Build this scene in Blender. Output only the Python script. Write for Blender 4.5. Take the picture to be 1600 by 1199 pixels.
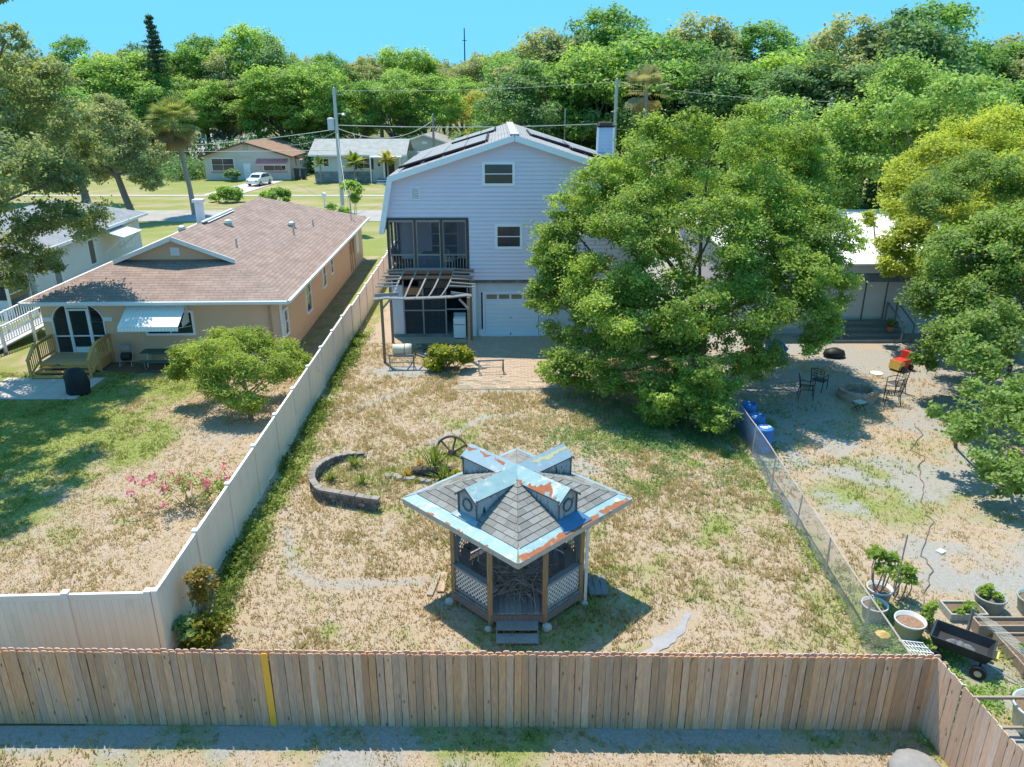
import bpy, math, random
import numpy as np
from math import sin, cos, tan, pi, radians, sqrt, atan2
from mathutils import Vector, Matrix
random.seed(7)
S = bpy.context.scene
for o in list(bpy.data.objects): bpy.data.objects.remove(o)
COL = S.collection

# ------------------------------------------------------------ camera, sky, sun
cam = bpy.data.cameras.new('camera'); camo = bpy.data.objects.new('camera', cam); COL.objects.link(camo)
camo.location = (0, 0, 11.9); camo.rotation_euler = (radians(90 - 20.62), 0, 0)
cam.sensor_width = 36; cam.lens = 27.0; cam.clip_start = .1; cam.clip_end = 6000
S.camera = camo
SUN_EL = radians(68); SUN_AZ = atan2(-.504, .864)
W = bpy.data.worlds.new('World'); S.world = W; W.use_nodes = True
wn = W.node_tree.nodes; wl = W.node_tree.links
bg = wn['Background']
sky = wn.new('ShaderNodeTexSky'); sky.sky_type = 'NISHITA'; sky.sun_disc = False
sky.sun_elevation = SUN_EL; sky.sun_rotation = SUN_AZ; sky.altitude = 0
sky.air_density = 1.0; sky.dust_density = 0.0; sky.ozone_density = 3.0
tint = wn.new('ShaderNodeMix'); tint.data_type = 'RGBA'; tint.blend_type = 'MULTIPLY'
tint.inputs[0].default_value = 1.0; tint.clamp_result = False; tint.inputs[7].default_value = (.38, 1.30, 2.1, 1)
gm_ = wn.new('ShaderNodeGamma'); gm_.inputs[1].default_value = .14
wl.new(sky.outputs[0], gm_.inputs[0]); wl.new(gm_.outputs[0], tint.inputs[6]); wl.new(tint.outputs[2], bg.inputs[0])
bg.inputs[1].default_value = .15
sl = bpy.data.lights.new('sun', 'SUN'); sl.energy = 2.4; sl.angle = radians(.53); sl.color = (1, .90, .72)
so = bpy.data.objects.new('sun', sl); COL.objects.link(so)
sd = Vector((cos(SUN_EL) * sin(SUN_AZ), cos(SUN_EL) * cos(SUN_AZ), sin(SUN_EL)))
so.rotation_euler = sd.to_track_quat('Z', 'Y').to_euler(); so.location = sd * 60
S.view_settings.view_transform = 'Standard'; S.view_settings.look = 'None'
S.view_settings.gamma = 1; S.view_settings.exposure = 1.55
S.render.engine = 'CYCLES'
S.cycles.max_bounces = 8; S.cycles.diffuse_bounces = 5; S.cycles.glossy_bounces = 2
S.cycles.transmission_bounces = 4; S.cycles.transparent_max_bounces = 8

# ------------------------------------------------------------ materials
def srgb(h, k=1.0):
    r = [int(h[i:i+2], 16) / 255 for i in (0, 2, 4)]
    return tuple((x / 12.92 if x <= .04045 else ((x + .055) / 1.055) ** 2.4) * k for x in r)
MATS = {}
def mat(name, a, b=None, scale=4, rough=.8, stretch=(1, 1, 1), bump=0, bscale=None, rnd=0, metal=0, c=None, cscale=1.5, cmin=.55, cmax=.7, spec=.3, detail=5, knots=None):
    """colour a broken up with b by noise, and with stains of c; rnd = brightness change from object to object"""
    if name in MATS: return MATS[name]
    m = bpy.data.materials.new(name); m.use_nodes = True; MATS[name] = m
    n = m.node_tree.nodes; l = m.node_tree.links; p = n['Principled BSDF']
    p.inputs['Roughness'].default_value = rough; p.inputs['Metallic'].default_value = metal
    p.inputs['Specular IOR Level'].default_value = spec
    if b is None: b = tuple(x * .82 for x in a)
    tc = n.new('ShaderNodeTexCoord'); mp = n.new('ShaderNodeMapping'); mp.inputs['Scale'].default_value = stretch
    l.new(tc.outputs['Object'], mp.inputs['Vector'])
    oi = n.new('ShaderNodeObjectInfo')
    ad = n.new('ShaderNodeVectorMath'); ad.operation = 'ADD'; l.new(mp.outputs[0], ad.inputs[0])
    sc = n.new('ShaderNodeMath'); sc.operation = 'MULTIPLY'; sc.inputs[1].default_value = 37.0 if rnd else 0
    l.new(oi.outputs['Random'], sc.inputs[0]); l.new(sc.outputs[0], ad.inputs[1])
    nz = n.new('ShaderNodeTexNoise'); nz.inputs['Scale'].default_value = scale; nz.inputs['Detail'].default_value = detail
    nz.inputs['Roughness'].default_value = .65
    l.new(ad.outputs[0], nz.inputs['Vector'])
    cr = n.new('ShaderNodeValToRGB'); cr.color_ramp.elements[0].position = .3; cr.color_ramp.elements[1].position = .7
    cr.color_ramp.elements[0].color = (*a, 1); cr.color_ramp.elements[1].color = (*b, 1)
    l.new(nz.outputs[0], cr.inputs[0]); out = cr.outputs[0]
    if c:
        n2 = n.new('ShaderNodeTexNoise'); n2.inputs['Scale'].default_value = cscale; n2.inputs['Detail'].default_value = 6
        n2.inputs['Roughness'].default_value = .7; l.new(ad.outputs[0], n2.inputs['Vector'])
        r2 = n.new('ShaderNodeMapRange'); r2.inputs[1].default_value = cmin; r2.inputs[2].default_value = cmax
        l.new(n2.outputs[0], r2.inputs[0])
        mx = n.new('ShaderNodeMix'); mx.data_type = 'RGBA'; l.new(r2.outputs[0], mx.inputs[0]); l.new(out, mx.inputs[6])
        mx.inputs[7].default_value = (*c, 1); out = mx.outputs[2]
    if knots:
        vo = n.new('ShaderNodeTexVoronoi'); vo.inputs['Scale'].default_value = 1.0; vm = n.new('ShaderNodeVectorMath'); vm.operation = 'MULTIPLY'; vm.inputs[1].default_value = knots[1]
        l.new(ad.outputs[0], vm.inputs[0]); l.new(vm.outputs[0], vo.inputs['Vector'])
        kr = n.new('ShaderNodeMapRange'); kr.inputs[1].default_value = .15; kr.inputs[2].default_value = .05; l.new(vo.outputs['Distance'], kr.inputs[0])
        mk = n.new('ShaderNodeMix'); mk.data_type = 'RGBA'; l.new(kr.outputs[0], mk.inputs[0]); l.new(out, mk.inputs[6]); mk.inputs[7].default_value = (*knots[0], 1); out = mk.outputs[2]
    if rnd:
        mr = n.new('ShaderNodeMapRange'); mr.inputs[3].default_value = 1 - rnd; mr.inputs[4].default_value = 1 + rnd
        l.new(oi.outputs['Random'], mr.inputs[0])
        hs = n.new('ShaderNodeHueSaturation'); l.new(mr.outputs[0], hs.inputs['Value'])
        if knots:
            m7 = n.new('ShaderNodeMath'); m7.operation = 'FRACT'; m8 = n.new('ShaderNodeMath'); m8.operation = 'MULTIPLY'; m8.inputs[1].default_value = 13.7; l.new(oi.outputs['Random'], m8.inputs[0]); l.new(m8.outputs[0], m7.inputs[0])
            m9 = n.new('ShaderNodeMapRange'); m9.inputs[3].default_value = .88; m9.inputs[4].default_value = 1.12; l.new(m7.outputs[0], m9.inputs[0]); l.new(m9.outputs[0], hs.inputs['Saturation'])
        l.new(out, hs.inputs['Color'])
        out = hs.outputs[0]
    l.new(out, p.inputs['Base Color'])
    if bump:
        bp = n.new('ShaderNodeBump'); bp.inputs['Strength'].default_value = bump; bp.inputs['Distance'].default_value = .02
        nb = nz
        if bscale:
            nb = n.new('ShaderNodeTexNoise'); nb.inputs['Scale'].default_value = bscale; nb.inputs['Detail'].default_value = 4
            l.new(ad.outputs[0], nb.inputs['Vector'])
        l.new(nb.outputs[0], bp.inputs['Height']); l.new(bp.outputs[0], p.inputs['Normal'])
    return m
def leafmat(name, dark, light, trans=.35, rough=.55):
    if name in MATS: return MATS[name]
    m = bpy.data.materials.new(name); m.use_nodes = True; MATS[name] = m
    n = m.node_tree.nodes; l = m.node_tree.links; p = n['Principled BSDF']
    p.inputs['Roughness'].default_value = rough; p.inputs['Specular IOR Level'].default_value = .35
    at = n.new('ShaderNodeAttribute'); at.attribute_name = 'tint'
    cr = n.new('ShaderNodeValToRGB'); cr.color_ramp.elements[0].color = (*dark, 1); cr.color_ramp.elements[1].color = (*light, 1)
    cr.color_ramp.elements[0].position = .1; cr.color_ramp.elements[1].position = .9
    l.new(at.outputs['Fac'], cr.inputs[0]); l.new(cr.outputs[0], p.inputs['Base Color'])
    tr = n.new('ShaderNodeBsdfTranslucent')
    br = n.new('ShaderNodeMix'); br.data_type = 'RGBA'; br.blend_type = 'MULTIPLY'; br.inputs[0].default_value = 1
    l.new(cr.outputs[0], br.inputs[6]); br.inputs[7].default_value = (1.35, 1.35, .8, 1); l.new(br.outputs[2], tr.inputs[0])
    ms = n.new('ShaderNodeMixShader'); ms.inputs[0].default_value = trans + .12
    l.new(p.outputs[0], ms.inputs[1]); l.new(tr.outputs[0], ms.inputs[2]); l.new(ms.outputs[0], n['Material Output'].inputs[0])
    return m
def glassmat(name, col, rough=.08):
    if name in MATS: return MATS[name]
    m = mat(name, col, tuple(x * .6 for x in col), 1.2, rough, spec=.9); return m
def screenmat(name, col, alpha):
    if name in MATS: return MATS[name]
    m = bpy.data.materials.new(name); m.use_nodes = True; MATS[name] = m
    p = m.node_tree.nodes['Principled BSDF']; p.inputs['Base Color'].default_value = (*col, 1); p.inputs['Alpha'].default_value = alpha
    p.inputs['Roughness'].default_value = .9; p.inputs['Specular IOR Level'].default_value = .1
    return m

# ------------------------------------------------------------ mesh helpers
class MB:
    def __init__(s): s.v = []; s.f = []
    def add(s, vs, fs):
        k = len(s.v); s.v += [tuple(p) for p in vs]; s.f += [tuple(i + k for i in q) for q in fs]; return s
    def box(s, x0, x1, y0, y1, z0, z1):
        return s.add([(x0,y0,z0),(x1,y0,z0),(x1,y1,z0),(x0,y1,z0),(x0,y0,z1),(x1,y0,z1),(x1,y1,z1),(x0,y1,z1)],
              [(0,3,2,1),(4,5,6,7),(0,1,5,4),(1,2,6,5),(2,3,7,6),(3,0,4,7)])
    def bar(s, p, q, w, h=None):
        p = Vector(p); q = Vector(q); h = h or w; d = (q - p).normalized()
        up = Vector((0,0,1)) if abs(d.z) < .95 else Vector((0,1,0))
        a = d.cross(up).normalized() * w / 2; b = a.normalized().cross(d) * h / 2
        return s.add([p-a-b, p+a-b, p+a+b, p-a+b, q-a-b, q+a-b, q+a+b, q-a+b],
              [(0,3,2,1),(4,5,6,7),(0,1,5,4),(1,2,6,5),(2,3,7,6),(3,0,4,7)])
    def tube(s, pts, rad, n=8):
        pts = [Vector(p) for p in pts]
        if not hasattr(rad, '__len__'): rad = [rad] * len(pts)
        k = len(s.v)
        for i, p in enumerate(pts):
            d = (pts[min(i+1, len(pts)-1)] - pts[max(i-1, 0)]).normalized()
            up = Vector((0,0,1)) if abs(d.z) < .9 else Vector((1,0,0))
            a = d.cross(up).normalized(); b = a.cross(d)
            for j in range(n):
                t = 2 * pi * j / n; s.v.append(tuple(p + (a * cos(t) + b * sin(t)) * rad[i]))
        for i in range(len(pts) - 1):
            for j in range(n):
                j2 = (j + 1) % n; s.f.append((k+i*n+j, k+i*n+j2, k+(i+1)*n+j2, k+(i+1)*n+j))
        s.f.append(tuple(k + j for j in range(n))); s.f.append(tuple(k + (len(pts)-1)*n + n-1-j for j in range(n)))
        return s
    def lathe(s, prof, n=20, c=(0,0,0), sx=1, sy=1):
        k = len(s.v)
        for r, z in prof:
            for j in range(n):
                t = 2*pi*j/n; s.v.append((c[0]+r*cos(t)*sx, c[1]+r*sin(t)*sy, c[2]+z))
        for i in range(len(prof)-1):
            for j in range(n):
                j2 = (j+1) % n; s.f.append((k+i*n+j, k+i*n+j2, k+(i+1)*n+j2, k+(i+1)*n+j))
        s.f.append(tuple(k+n-1-j for j in range(n))); s.f.append(tuple(k+(len(prof)-1)*n+j for j in range(n)))
        return s
    def prism(s, poly, y0, y1):
        """poly in (x,z), pulled from y0 to y1"""
        n = len(poly); k = len(s.v)
        s.v += [(x, y0, z) for x, z in poly] + [(x, y1, z) for x, z in poly]
        s.f.append(tuple(k+i for i in range(n))); s.f.append(tuple(k+2*n-1-i for i in range(n)))
        for i in range(n):
            j = (i+1) % n; s.f.append((k+j, k+i, k+n+i, k+n+j))
        return s
    def slab(s, pts, t):
        """polygon of 3D points given thickness t along minus its normal"""
        P_ = [Vector(p) for p in pts]; nrm = (P_[1]-P_[0]).cross(P_[2]-P_[0]).normalized() * t; n = len(pts); k = len(s.v)
        s.v += [tuple(p) for p in P_] + [tuple(p - nrm) for p in P_]
        s.f.append(tuple(k+i for i in range(n))); s.f.append(tuple(k+2*n-1-i for i in range(n)))
        for i in range(n):
            j = (i+1) % n; s.f.append((k+j, k+i, k+n+i, k+n+j))
        return s
    def map(s, fn, k=0):
        for i in range(k, len(s.v)): s.v[i] = tuple(fn(Vector(s.v[i])))
        return s
    def mesh(s, name, m, smooth=False):
        me = bpy.data.meshes.new(name); me.from_pydata(s.v, [], s.f); me.update()
        if m: me.materials.append(m)
        if smooth: me.polygons.foreach_set('use_smooth', [True] * len(me.polygons))
        return me
    def build(s, name, m, parent=None, smooth=False, loc=None, rz=0, label=None):
        return put(s.mesh(name, m, smooth), name, parent, loc, rz, label)
def put(me, name, parent=None, loc=None, rz=0, label=None):
    o = bpy.data.objects.new(name, me); COL.objects.link(o)
    if parent: o.parent = parent
    if loc: o.location = loc
    if rz: o.rotation_euler.z = rz
    if label: o['label'] = label
    return o
def tag(o, label, cat, group=None):
    o['label'] = label; o['category'] = cat
    if group: o['group'] = group
    return o
def thing(name, label, cat, loc=(0,0,0), rz=0, group=None):
    o = bpy.data.objects.new(name, None); COL.objects.link(o); o.location = loc; o.rotation_euler.z = rz
    o.empty_display_size = .3
    return tag(o, label, cat, group)
def struct(o): o['kind'] = 'structure'; return o
def stuff(o): o['kind'] = 'stuff'; return o
B = lambda *a: MB().box(*a)

# value noise
_R = np.random.RandomState(3).rand(256, 256)
def vnoise(x, y):
    xi = np.floor(x).astype(int); yi = np.floor(y).astype(int); fx = x - xi; fy = y - yi
    fx = fx*fx*(3-2*fx); fy = fy*fy*(3-2*fy); g = lambda a, b: _R[a % 256, b % 256]
    return (g(xi,yi)*(1-fx)+g(xi+1,yi)*fx)*(1-fy)+(g(xi,yi+1)*(1-fx)+g(xi+1,yi+1)*fx)*fy
def fbm(x, y, o=4):
    r = 0; a = .5; t = 0
    for i in range(o): r = r + a*vnoise(x*2**i+17*i, y*2**i+9*i); t += a; a *= .5
    return r / t
def sm(e0, e1, x):
    t = np.clip((x-e0)/(e1-e0), 0, 1); return t*t*(3-2*t)
def segdist(x, y, pts):
    d = np.full(np.shape(x), 1e9)
    for (ax, ay), (bx, by) in zip(pts[:-1], pts[1:]):
        t = np.clip(((x-ax)*(bx-ax)+(y-ay)*(by-ay))/((bx-ax)**2+(by-ay)**2), 0, 1)
        d = np.minimum(d, np.hypot(x-ax-t*(bx-ax), y-ay-t*(by-ay)))
    return d
def rawmesh(name, v, fsize, tint=None, m=None):
    """v (N,3); every face takes the next fsize vertices"""
    n = len(v); nf = n // fsize
    me = bpy.data.meshes.new(name); me.vertices.add(n); me.vertices.foreach_set('co', v.astype(np.float32).ravel())
    me.loops.add(n); me.loops.foreach_set('vertex_index', np.arange(n, dtype=np.int32))
    me.polygons.add(nf); me.polygons.foreach_set('loop_start', np.arange(0, n, fsize, dtype=np.int32))
    me.update(calc_edges=True)
    if tint is not None:
        a = me.attributes.new('tint', 'FLOAT', 'POINT'); a.data.foreach_set('value', np.repeat(tint, fsize).astype(np.float32))
    if m: me.materials.append(m)
    return me
def leaves(name, pos, nrm, size, tint, m, rs, aspect=.55):
    """one pointed leaf quad at every position"""
    n = len(pos); nrm = nrm / np.linalg.norm(nrm, axis=1)[:, None]
    r = rs.normal(size=(n, 3)); a = np.cross(nrm, r); a /= np.linalg.norm(a, axis=1)[:, None] + 1e-9; b = np.cross(nrm, a)
    sz = size * (.65 + .7 * rs.rand(n))[:, None]
    v = np.stack([pos - a*sz*.5, pos + b*sz*aspect*.5 + nrm*sz*.08, pos + a*sz*.5, pos - b*sz*aspect*.5 + nrm*sz*.08], 1)
    return rawmesh(name, v.reshape(-1, 3), 4, tint, m)
def crown_points(rs, lobes, nleaf, clumps=26, cr=.34, upper=-.05):
    """lobes: list of (centre, radius xyz); leaves in clumps over the outside of every lobe"""
    L = len(lobes); C = np.array([l[0] for l in lobes], float); R = np.array([l[1] for l in lobes], float)
    cen = C.mean(0)
    d = rs.normal(size=(L, clumps, 3)); d[..., 2] += upper
    out = C - cen; out = out / (np.linalg.norm(out, axis=1)[:, None] + .3)
    d += out[:, None, :] * .9; d /= np.linalg.norm(d, axis=2)[..., None]
    cc = C[:, None, :] + d * R[:, None, :] * (.6 + .4 * rs.rand(L, clumps, 1))
    w = (R.prod(1) ** (2/3)); w = w / w.sum()
    li = rs.choice(L, nleaf, p=w); ci = rs.randint(0, clumps, nleaf)
    g = rs.normal(size=(nleaf, 3)) * .6; g[:, 2] *= .75
    pos = cc[li, ci] + g * (R[li] * cr)
    nrm = d[li, ci] * .5 + rs.normal(size=(nleaf, 3)) * .68 + np.array([0, 0, .8])
    t = .30*rs.rand(L)[li] + .35*rs.rand(L, clumps)[li, ci] + .35*rs.rand(nleaf)
    return pos, nrm, t, cc
def limb(mb, p, q, r0, r1, rs, sag=.15, n=6, k=5):
    p = np.array(p, float); q = np.array(q, float); L = np.linalg.norm(q-p); j = rs.normal(size=3)*L*.08
    pts = [p + (q-p)*t + j*sin(pi*t) + np.array([0,0,-sag*L*sin(pi*t)*.5]) for t in np.linspace(0, 1, k)]
    mb.tube(pts, [r0 + (r1-r0)*t for t in np.linspace(0, 1, k)], n)
def dome_lobes(rs, R, zc, n, lr=(.3, .46), low=-.25):
    out = []
    for i in range(n):
        while 1:
            d = rs.normal(size=3); d /= np.linalg.norm(d)
            if d[2] > low: break
        f = .5 + .28*rs.rand(); r = (lr[0] + (lr[1]-lr[0])*rs.rand()) * (R[0]*R[1]*R[2])**(1/3)
        out.append(((d[0]*R[0]*f, d[1]*R[1]*f, zc + d[2]*R[2]*f), (r*1.1, r*1.1, r*.85)))
    return out
def make_tree(name, label, cat, loc, lobes, nleaf, lsize, lm, trunkh, tr, seed, bark, group=None, clumps=26, cr=.3, base=(0,0), lean=(0,0), aspect=.55, nlimb=16):
    rs = np.random.RandomState(seed)
    pos, nrm, t, cc = crown_points(rs, lobes, nleaf, clumps, cr)
    root = thing(name, label, cat, loc, 0, group)
    put(leaves(name + '_crown', pos, nrm, lsize, t, lm, rs, aspect), 'crown', root)
    mb = MB(); f = np.array([base[0]+lean[0], base[1]+lean[1], trunkh])
    mb.tube([(base[0],base[1],-.1), (base[0],base[1],trunkh*.15), tuple((np.array([base[0],base[1],0])+f)/2+rs.normal(size=3)*.06), tuple(f)], [tr*1.5, tr*1.1, tr, tr*.85], 9)
    for c, r in lobes[:nlimb]:
        limb(mb, f - np.array([0,0,rs.rand()*trunkh*.25]), c, tr*.36, tr*.09, rs)
        for k in range(3):
            q = cc[0, 0]; e = np.array(c) + rs.normal(size=3)*np.array(r)*.32
            limb(mb, c, e, tr*.08, tr*.03, rs, 0, 4, 3)
    mb.build('trunk', bark, root, True)
    return root
def copy_tree(root, loc, label, scale=(1,1,1), rz=0, group=None):
    r = root.copy(); COL.objects.link(r); r.location = loc; r.scale = scale; r.rotation_euler.z = rz; r['label'] = label
    if group: r['group'] = group
    for ch in list(root.children):
        c = ch.copy(); COL.objects.link(c); c.parent = r
        for g in list(ch.children):
            d = g.copy(); COL.objects.link(d); d.parent = c
    return r
# ------------------------------------------------------------ ground and roads
def groundmat():
    m = bpy.data.materials.new('yard_ground'); m.use_nodes = True; n = m.node_tree.nodes; l = m.node_tree.links; p = n['Principled BSDF']
    p.inputs['Roughness'].default_value = .95; p.inputs['Specular IOR Level'].default_value = .08
    tc = n.new('ShaderNodeTexCoord')
    def noise(s, d=6, r=.7):
        z = n.new('ShaderNodeTexNoise'); z.inputs['Scale'].default_value = s; z.inputs['Detail'].default_value = d; z.inputs['Roughness'].default_value = r
        l.new(tc.outputs['Object'], z.inputs['Vector']); return z.outputs[0]
    def ramp(f, *cs):
        r = n.new('ShaderNodeValToRGB'); e = r.color_ramp.elements
        while len(e) < len(cs): e.new(.5)
        for i, (pos, col) in enumerate(cs): e[i].position = pos; e[i].color = (*col, 1)
        l.new(f, r.inputs[0]); return r.outputs[0]
    fine = noise(13, 8, .78); mid = noise(1.7, 6, .65); vf = noise(55, 5, .8)
    mixn = n.new('ShaderNodeMath'); mixn.operation = 'ADD'; l.new(fine, mixn.inputs[0]); l.new(vf, mixn.inputs[1])
    half = n.new('ShaderNodeMath'); half.operation = 'MULTIPLY'; half.inputs[1].default_value = .5; l.new(mixn.outputs[0], half.inputs[0]); f2 = half.outputs[0]
    straw = ramp(f2, (.33, (0.178, 0.125, 0.079)), (.47, (0.355, 0.267, 0.189)), (.62, (0.522, 0.424, 0.341)))
    dust = ramp(f2, (.35, (0.270, 0.208, 0.163)), (.6, (0.457, 0.385, 0.340)))
    green = ramp(f2, (.34, (0.065, 0.098, 0.024)), (.48, (0.183, 0.223, 0.062)), (.62, (0.392, 0.379, 0.150)))
    sand = ramp(f2, (.34, (0.193, 0.184, 0.176)), (.5, (0.308, 0.293, 0.279)), (.62, (0.423, 0.405, 0.392)))
    def mix(fac, a, b):
        x = n.new('ShaderNodeMix'); x.data_type = 'RGBA'; l.new(fac, x.inputs[0]); l.new(a, x.inputs[6]); l.new(b, x.inputs[7]); return x.outputs[2]
    def mask(attr, w):
        a = n.new('ShaderNodeAttribute'); a.attribute_name = attr
        s = n.new('ShaderNodeMath'); s.operation = 'MULTIPLY_ADD'; l.new(fine, s.inputs[0]); s.inputs[1].default_value = w; 
        o = n.new('ShaderNodeMath'); o.operation = 'SUBTRACT'; l.new(a.outputs['Fac'], o.inputs[0]); o.inputs[1].default_value = w*.5
        l.new(o.outputs[0], s.inputs[2])
        r = n.new('ShaderNodeMapRange'); r.inputs[1].default_value = .32; r.inputs[2].default_value = .68; l.new(s.outputs[0], r.inputs[0]); return r.outputs[0]
    md = n.new('ShaderNodeMapRange'); md.inputs[1].default_value = .45; md.inputs[2].default_value = .68; l.new(mid, md.inputs[0])
    c = mix(md.outputs[0], straw, dust); c = mix(mask('green', 1.6), c, green); c = mix(mask('sand', 1.3), c, sand)
    l.new(c, p.inputs['Base Color'])
    bp = n.new('ShaderNodeBump'); bp.inputs['Strength'].default_value = .7; bp.inputs['Distance'].default_value = .05
    l.new(f2, bp.inputs['Height']); l.new(bp.outputs[0], p.inputs['Normal'])
    return m
GM = groundmat()
def sheet(name, x0, x1, y0, y1, z, step, field, relief=.03):
    nx = int((x1-x0)/step)+1; ny = int((y1-y0)/step)+1
    X, Y = np.meshgrid(np.linspace(x0, x1, nx), np.linspace(y0, y1, ny))
    Z = z + relief*(fbm(X*.7+5, Y*.7)-.5)
    v = np.stack([X, Y, Z], 2).reshape(-1, 3)
    i = (np.arange(ny-1)[:, None]*nx + np.arange(nx-1)[None]).ravel()
    f = np.stack([i, i+1, i+1+nx, i+nx], 1).astype(np.int32)
    me = bpy.data.meshes.new(name); me.vertices.add(len(v)); me.vertices.foreach_set('co', v.astype(np.float32).ravel())
    me.loops.add(f.size); me.loops.foreach_set('vertex_index', f.ravel()); me.polygons.add(len(f))
    me.polygons.foreach_set('loop_start', np.arange(0, f.size, 4, dtype=np.int32)); me.update(calc_edges=True)
    g, s = field(X.ravel(), Y.ravel())
    for nm, d in (('green', g), ('sand', s)):
        a = me.attributes.new(nm, 'FLOAT', 'POINT'); a.data.foreach_set('value', np.clip(d, 0, 1).astype(np.float32))
    me.materials.append(GM); return struct(put(me, name))
FX = lambda y: -7.75 - .021*(y-14.2)          # line of the vinyl fence
TRACKS = [[(-6.6,19.6),(-6.3,18.6),(-5.75,17.3),(-4.95,16.8),(-3.65,16.85),(-2.3,16.95)], [(-6.9,28.4),(-5.6,29.5),(-4.6,30.8)],
          [(-2.9,25.4),(-2.2,26.3),(-1.0,28.0),(.5,28.0)], [(-2.2,31),(-.5,30.6),(2,30.8)], [(-.2,22.5),(.6,24.5)]]
def f_mid(x, y):
    n1 = fbm(x*.5+3, y*.5); n2 = fbm(x*1.6, y*1.6+40)
    g = .25 + .75*(n1-.45) + .9*(n2-.5)
    g += .8*sm(1.2, .3, x-FX(y)) + .35*sm(3, 0, np.hypot((x-4.5)/2.2, y-26)) + .06*sm(9, 6, np.abs(y-15)+np.abs(x-5)) + .1*sm(.9, .2, 8.2-x)
    g = g - .25*sm(24, 30, y)
    s = .1 + .5*(fbm(x*.8+9, y*.8+2)-.5)
    for i, t in enumerate(TRACKS): s = np.maximum(s, (.60 - .02*(i in (0,))) * sm(.42, .1, segdist(x, y, t) + .35*(n2-.5)))
    s = np.maximum(s, .8*sm(1.2, .5, np.hypot((x+4.8)/2.0, y-33.3) + .8*(n2-.5)))
    s = np.maximum(s, .62*sm(1.3, .3, np.hypot(x-2.2, y-23.6)+n2-.5))
    return g, s
def f_left(x, y):
    n1 = fbm(x*.45+13, y*.45+7); n2 = fbm(x*1.5, y*1.5+80)
    g = .62 + 1.0*(n1-.5) + .8*(n2-.5) + .45*sm(-13, -18, x)*sm(20, 24, y)*sm(34, 31, y) - .55*sm(-15, -10.5, x)*sm(35, 32, y) - .2*sm(22, 15, y)
    s = .08 + .5*(n2-.5) + .35*sm(2.5, .5, np.hypot(x+11.3, y-27)) + .2*sm(-12.5, -10, x)*sm(34, 30, y)
    return g, s
def f_right(x, y):
    n1 = fbm(x*.35+23, y*.35+17); n2 = fbm(x*1.3+3, y*1.3+20)
    s = .62 + 1.5*(n1-.5) + 1.3*(n2-.5) - .45*sm(10.4, 8.8, x)*sm(21, 18, y) - .3*sm(21, 18, y)*sm(15, 11, x) + .25*sm(28, 33, y)
    g = .28 + .9*(fbm(x*.6+50, y*.6)-.5) + .7*(n2-.5) + .3*sm(20, 14, y) + .3*sm(3, 1, np.hypot((x-12.4)/1.6, y-22))
    return g, s
def f_near(x, y):
    n1 = fbm(x*.6+33, y*.9+7); n2 = fbm(x*1.8+3, y*1.8)
    s = .22 + 1.5*(n1-.5) + 1.3*(n2-.5) + .42*sm(-3, -7, x)*sm(11.0, 11.8, y) + .12*sm(10.8, 11.9, y)
    g = .2 + 1.0*(fbm(x*.8+70, y*.8)-.5) + .9*(n2-.5) + .25*sm(11.1, 11.5, y)
    return g, s
def f_front(x, y):
    n1 = fbm(x*.12+3, y*.3+7); n2 = fbm(x*.5+3, y*.9)
    return .62 + .6*(n1-.5) + .5*(n2-.5), .08 + .4*(n2-.5)
struct(B(-2500, 2500, -60, 3500, -.5, -.06).build('ground', mat('far_ground', (.10,.12,.035), (.19,.17,.07), .15, .95)))
sheet('back_yard', -8.6, 8.35, 11.95, 62, 0, .14, f_mid)
sheet('neighbour_lawn', -48, -7.7, 13.2, 60, .004, .25, f_left)
sheet('neighbour_yard', 8.2, 46, 11.8, 60, .004, .2, f_right)
sheet('near_strip', -14, 14, 4, 12.05, .006, .12, f_near)
sheet('front_lawn', -150, 60, 59, 136, -.03, 1.0, f_front, .0)
conc = mat('concrete', (.36,.345,.33), (.44,.42,.41), 1.2, .9, bump=.2, bscale=20, c=(.3,.29,.27), cscale=.8, cmin=.55, cmax=.8)
asph = mat('pale_asphalt', (.30,.285,.29), (.36,.345,.345), .8, .9, bump=.2, bscale=30, c=(.26,.245,.24), cscale=.25)
struct(B(-160, 70, 77.8, 85.6, -.04, .01).build('road', asph))
struct(B(-160, 70, 98.2, 99.5, -.04, .01).build('sidewalk', conc))
MB().add([(-39.2,99.5,.015),(-34.6,99.5,.015),(-33.6,117,.015),(-37.8,117,.015)], [(0,1,2,3)]).build('driveway', mat('drive', (.42,.38,.36), (.5,.46,.44), 1, .9)); struct(bpy.data.objects['driveway'])
MB().add([(-62,140,.03),(-56,140,.03),(-92,310,.03),(-112,310,.03)], [(0,1,2,3)]).build('side_road', asph); struct(bpy.data.objects['side_road'])
MB().add([(-90,146,.05),(-52,146,.05),(-52,152,.05),(-90,152,.05)], [(0,1,2,3)]).build('side_road', conc); struct(bpy.data.objects['side_road.001'])
# grey concrete strip in the grass
cs = MB(); prev = None
for i in range(36):
    t = i/35; x = 2.72 + 1.63*t; y = 13.6 + 1.95*t + .10*sin(t*7); n_ = [fbm(np.array([t*9+k]), np.array([2.2+k]), 3)[0] for k in (0, 40)]
    w0, w1 = [max(.03, (.07 + .34*(q-.3))*(.35 + 1.0*min(1, (1-t)*2.2, t*6+.3))) for q in n_]
    p0, p1 = (x-w0*.77, y+w0*.64, .018), (x+w1*.77, y-w1*.64, .018)
    if prev: cs.add([prev[0], prev[1], p1, p0], [(0,1,2,3)])
    prev = (p0, p1)
struct(cs.build('concrete_strip', mat('grey_strip', (.26,.26,.29), (.33,.33,.35), 3, .9, bump=.3)))

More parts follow.
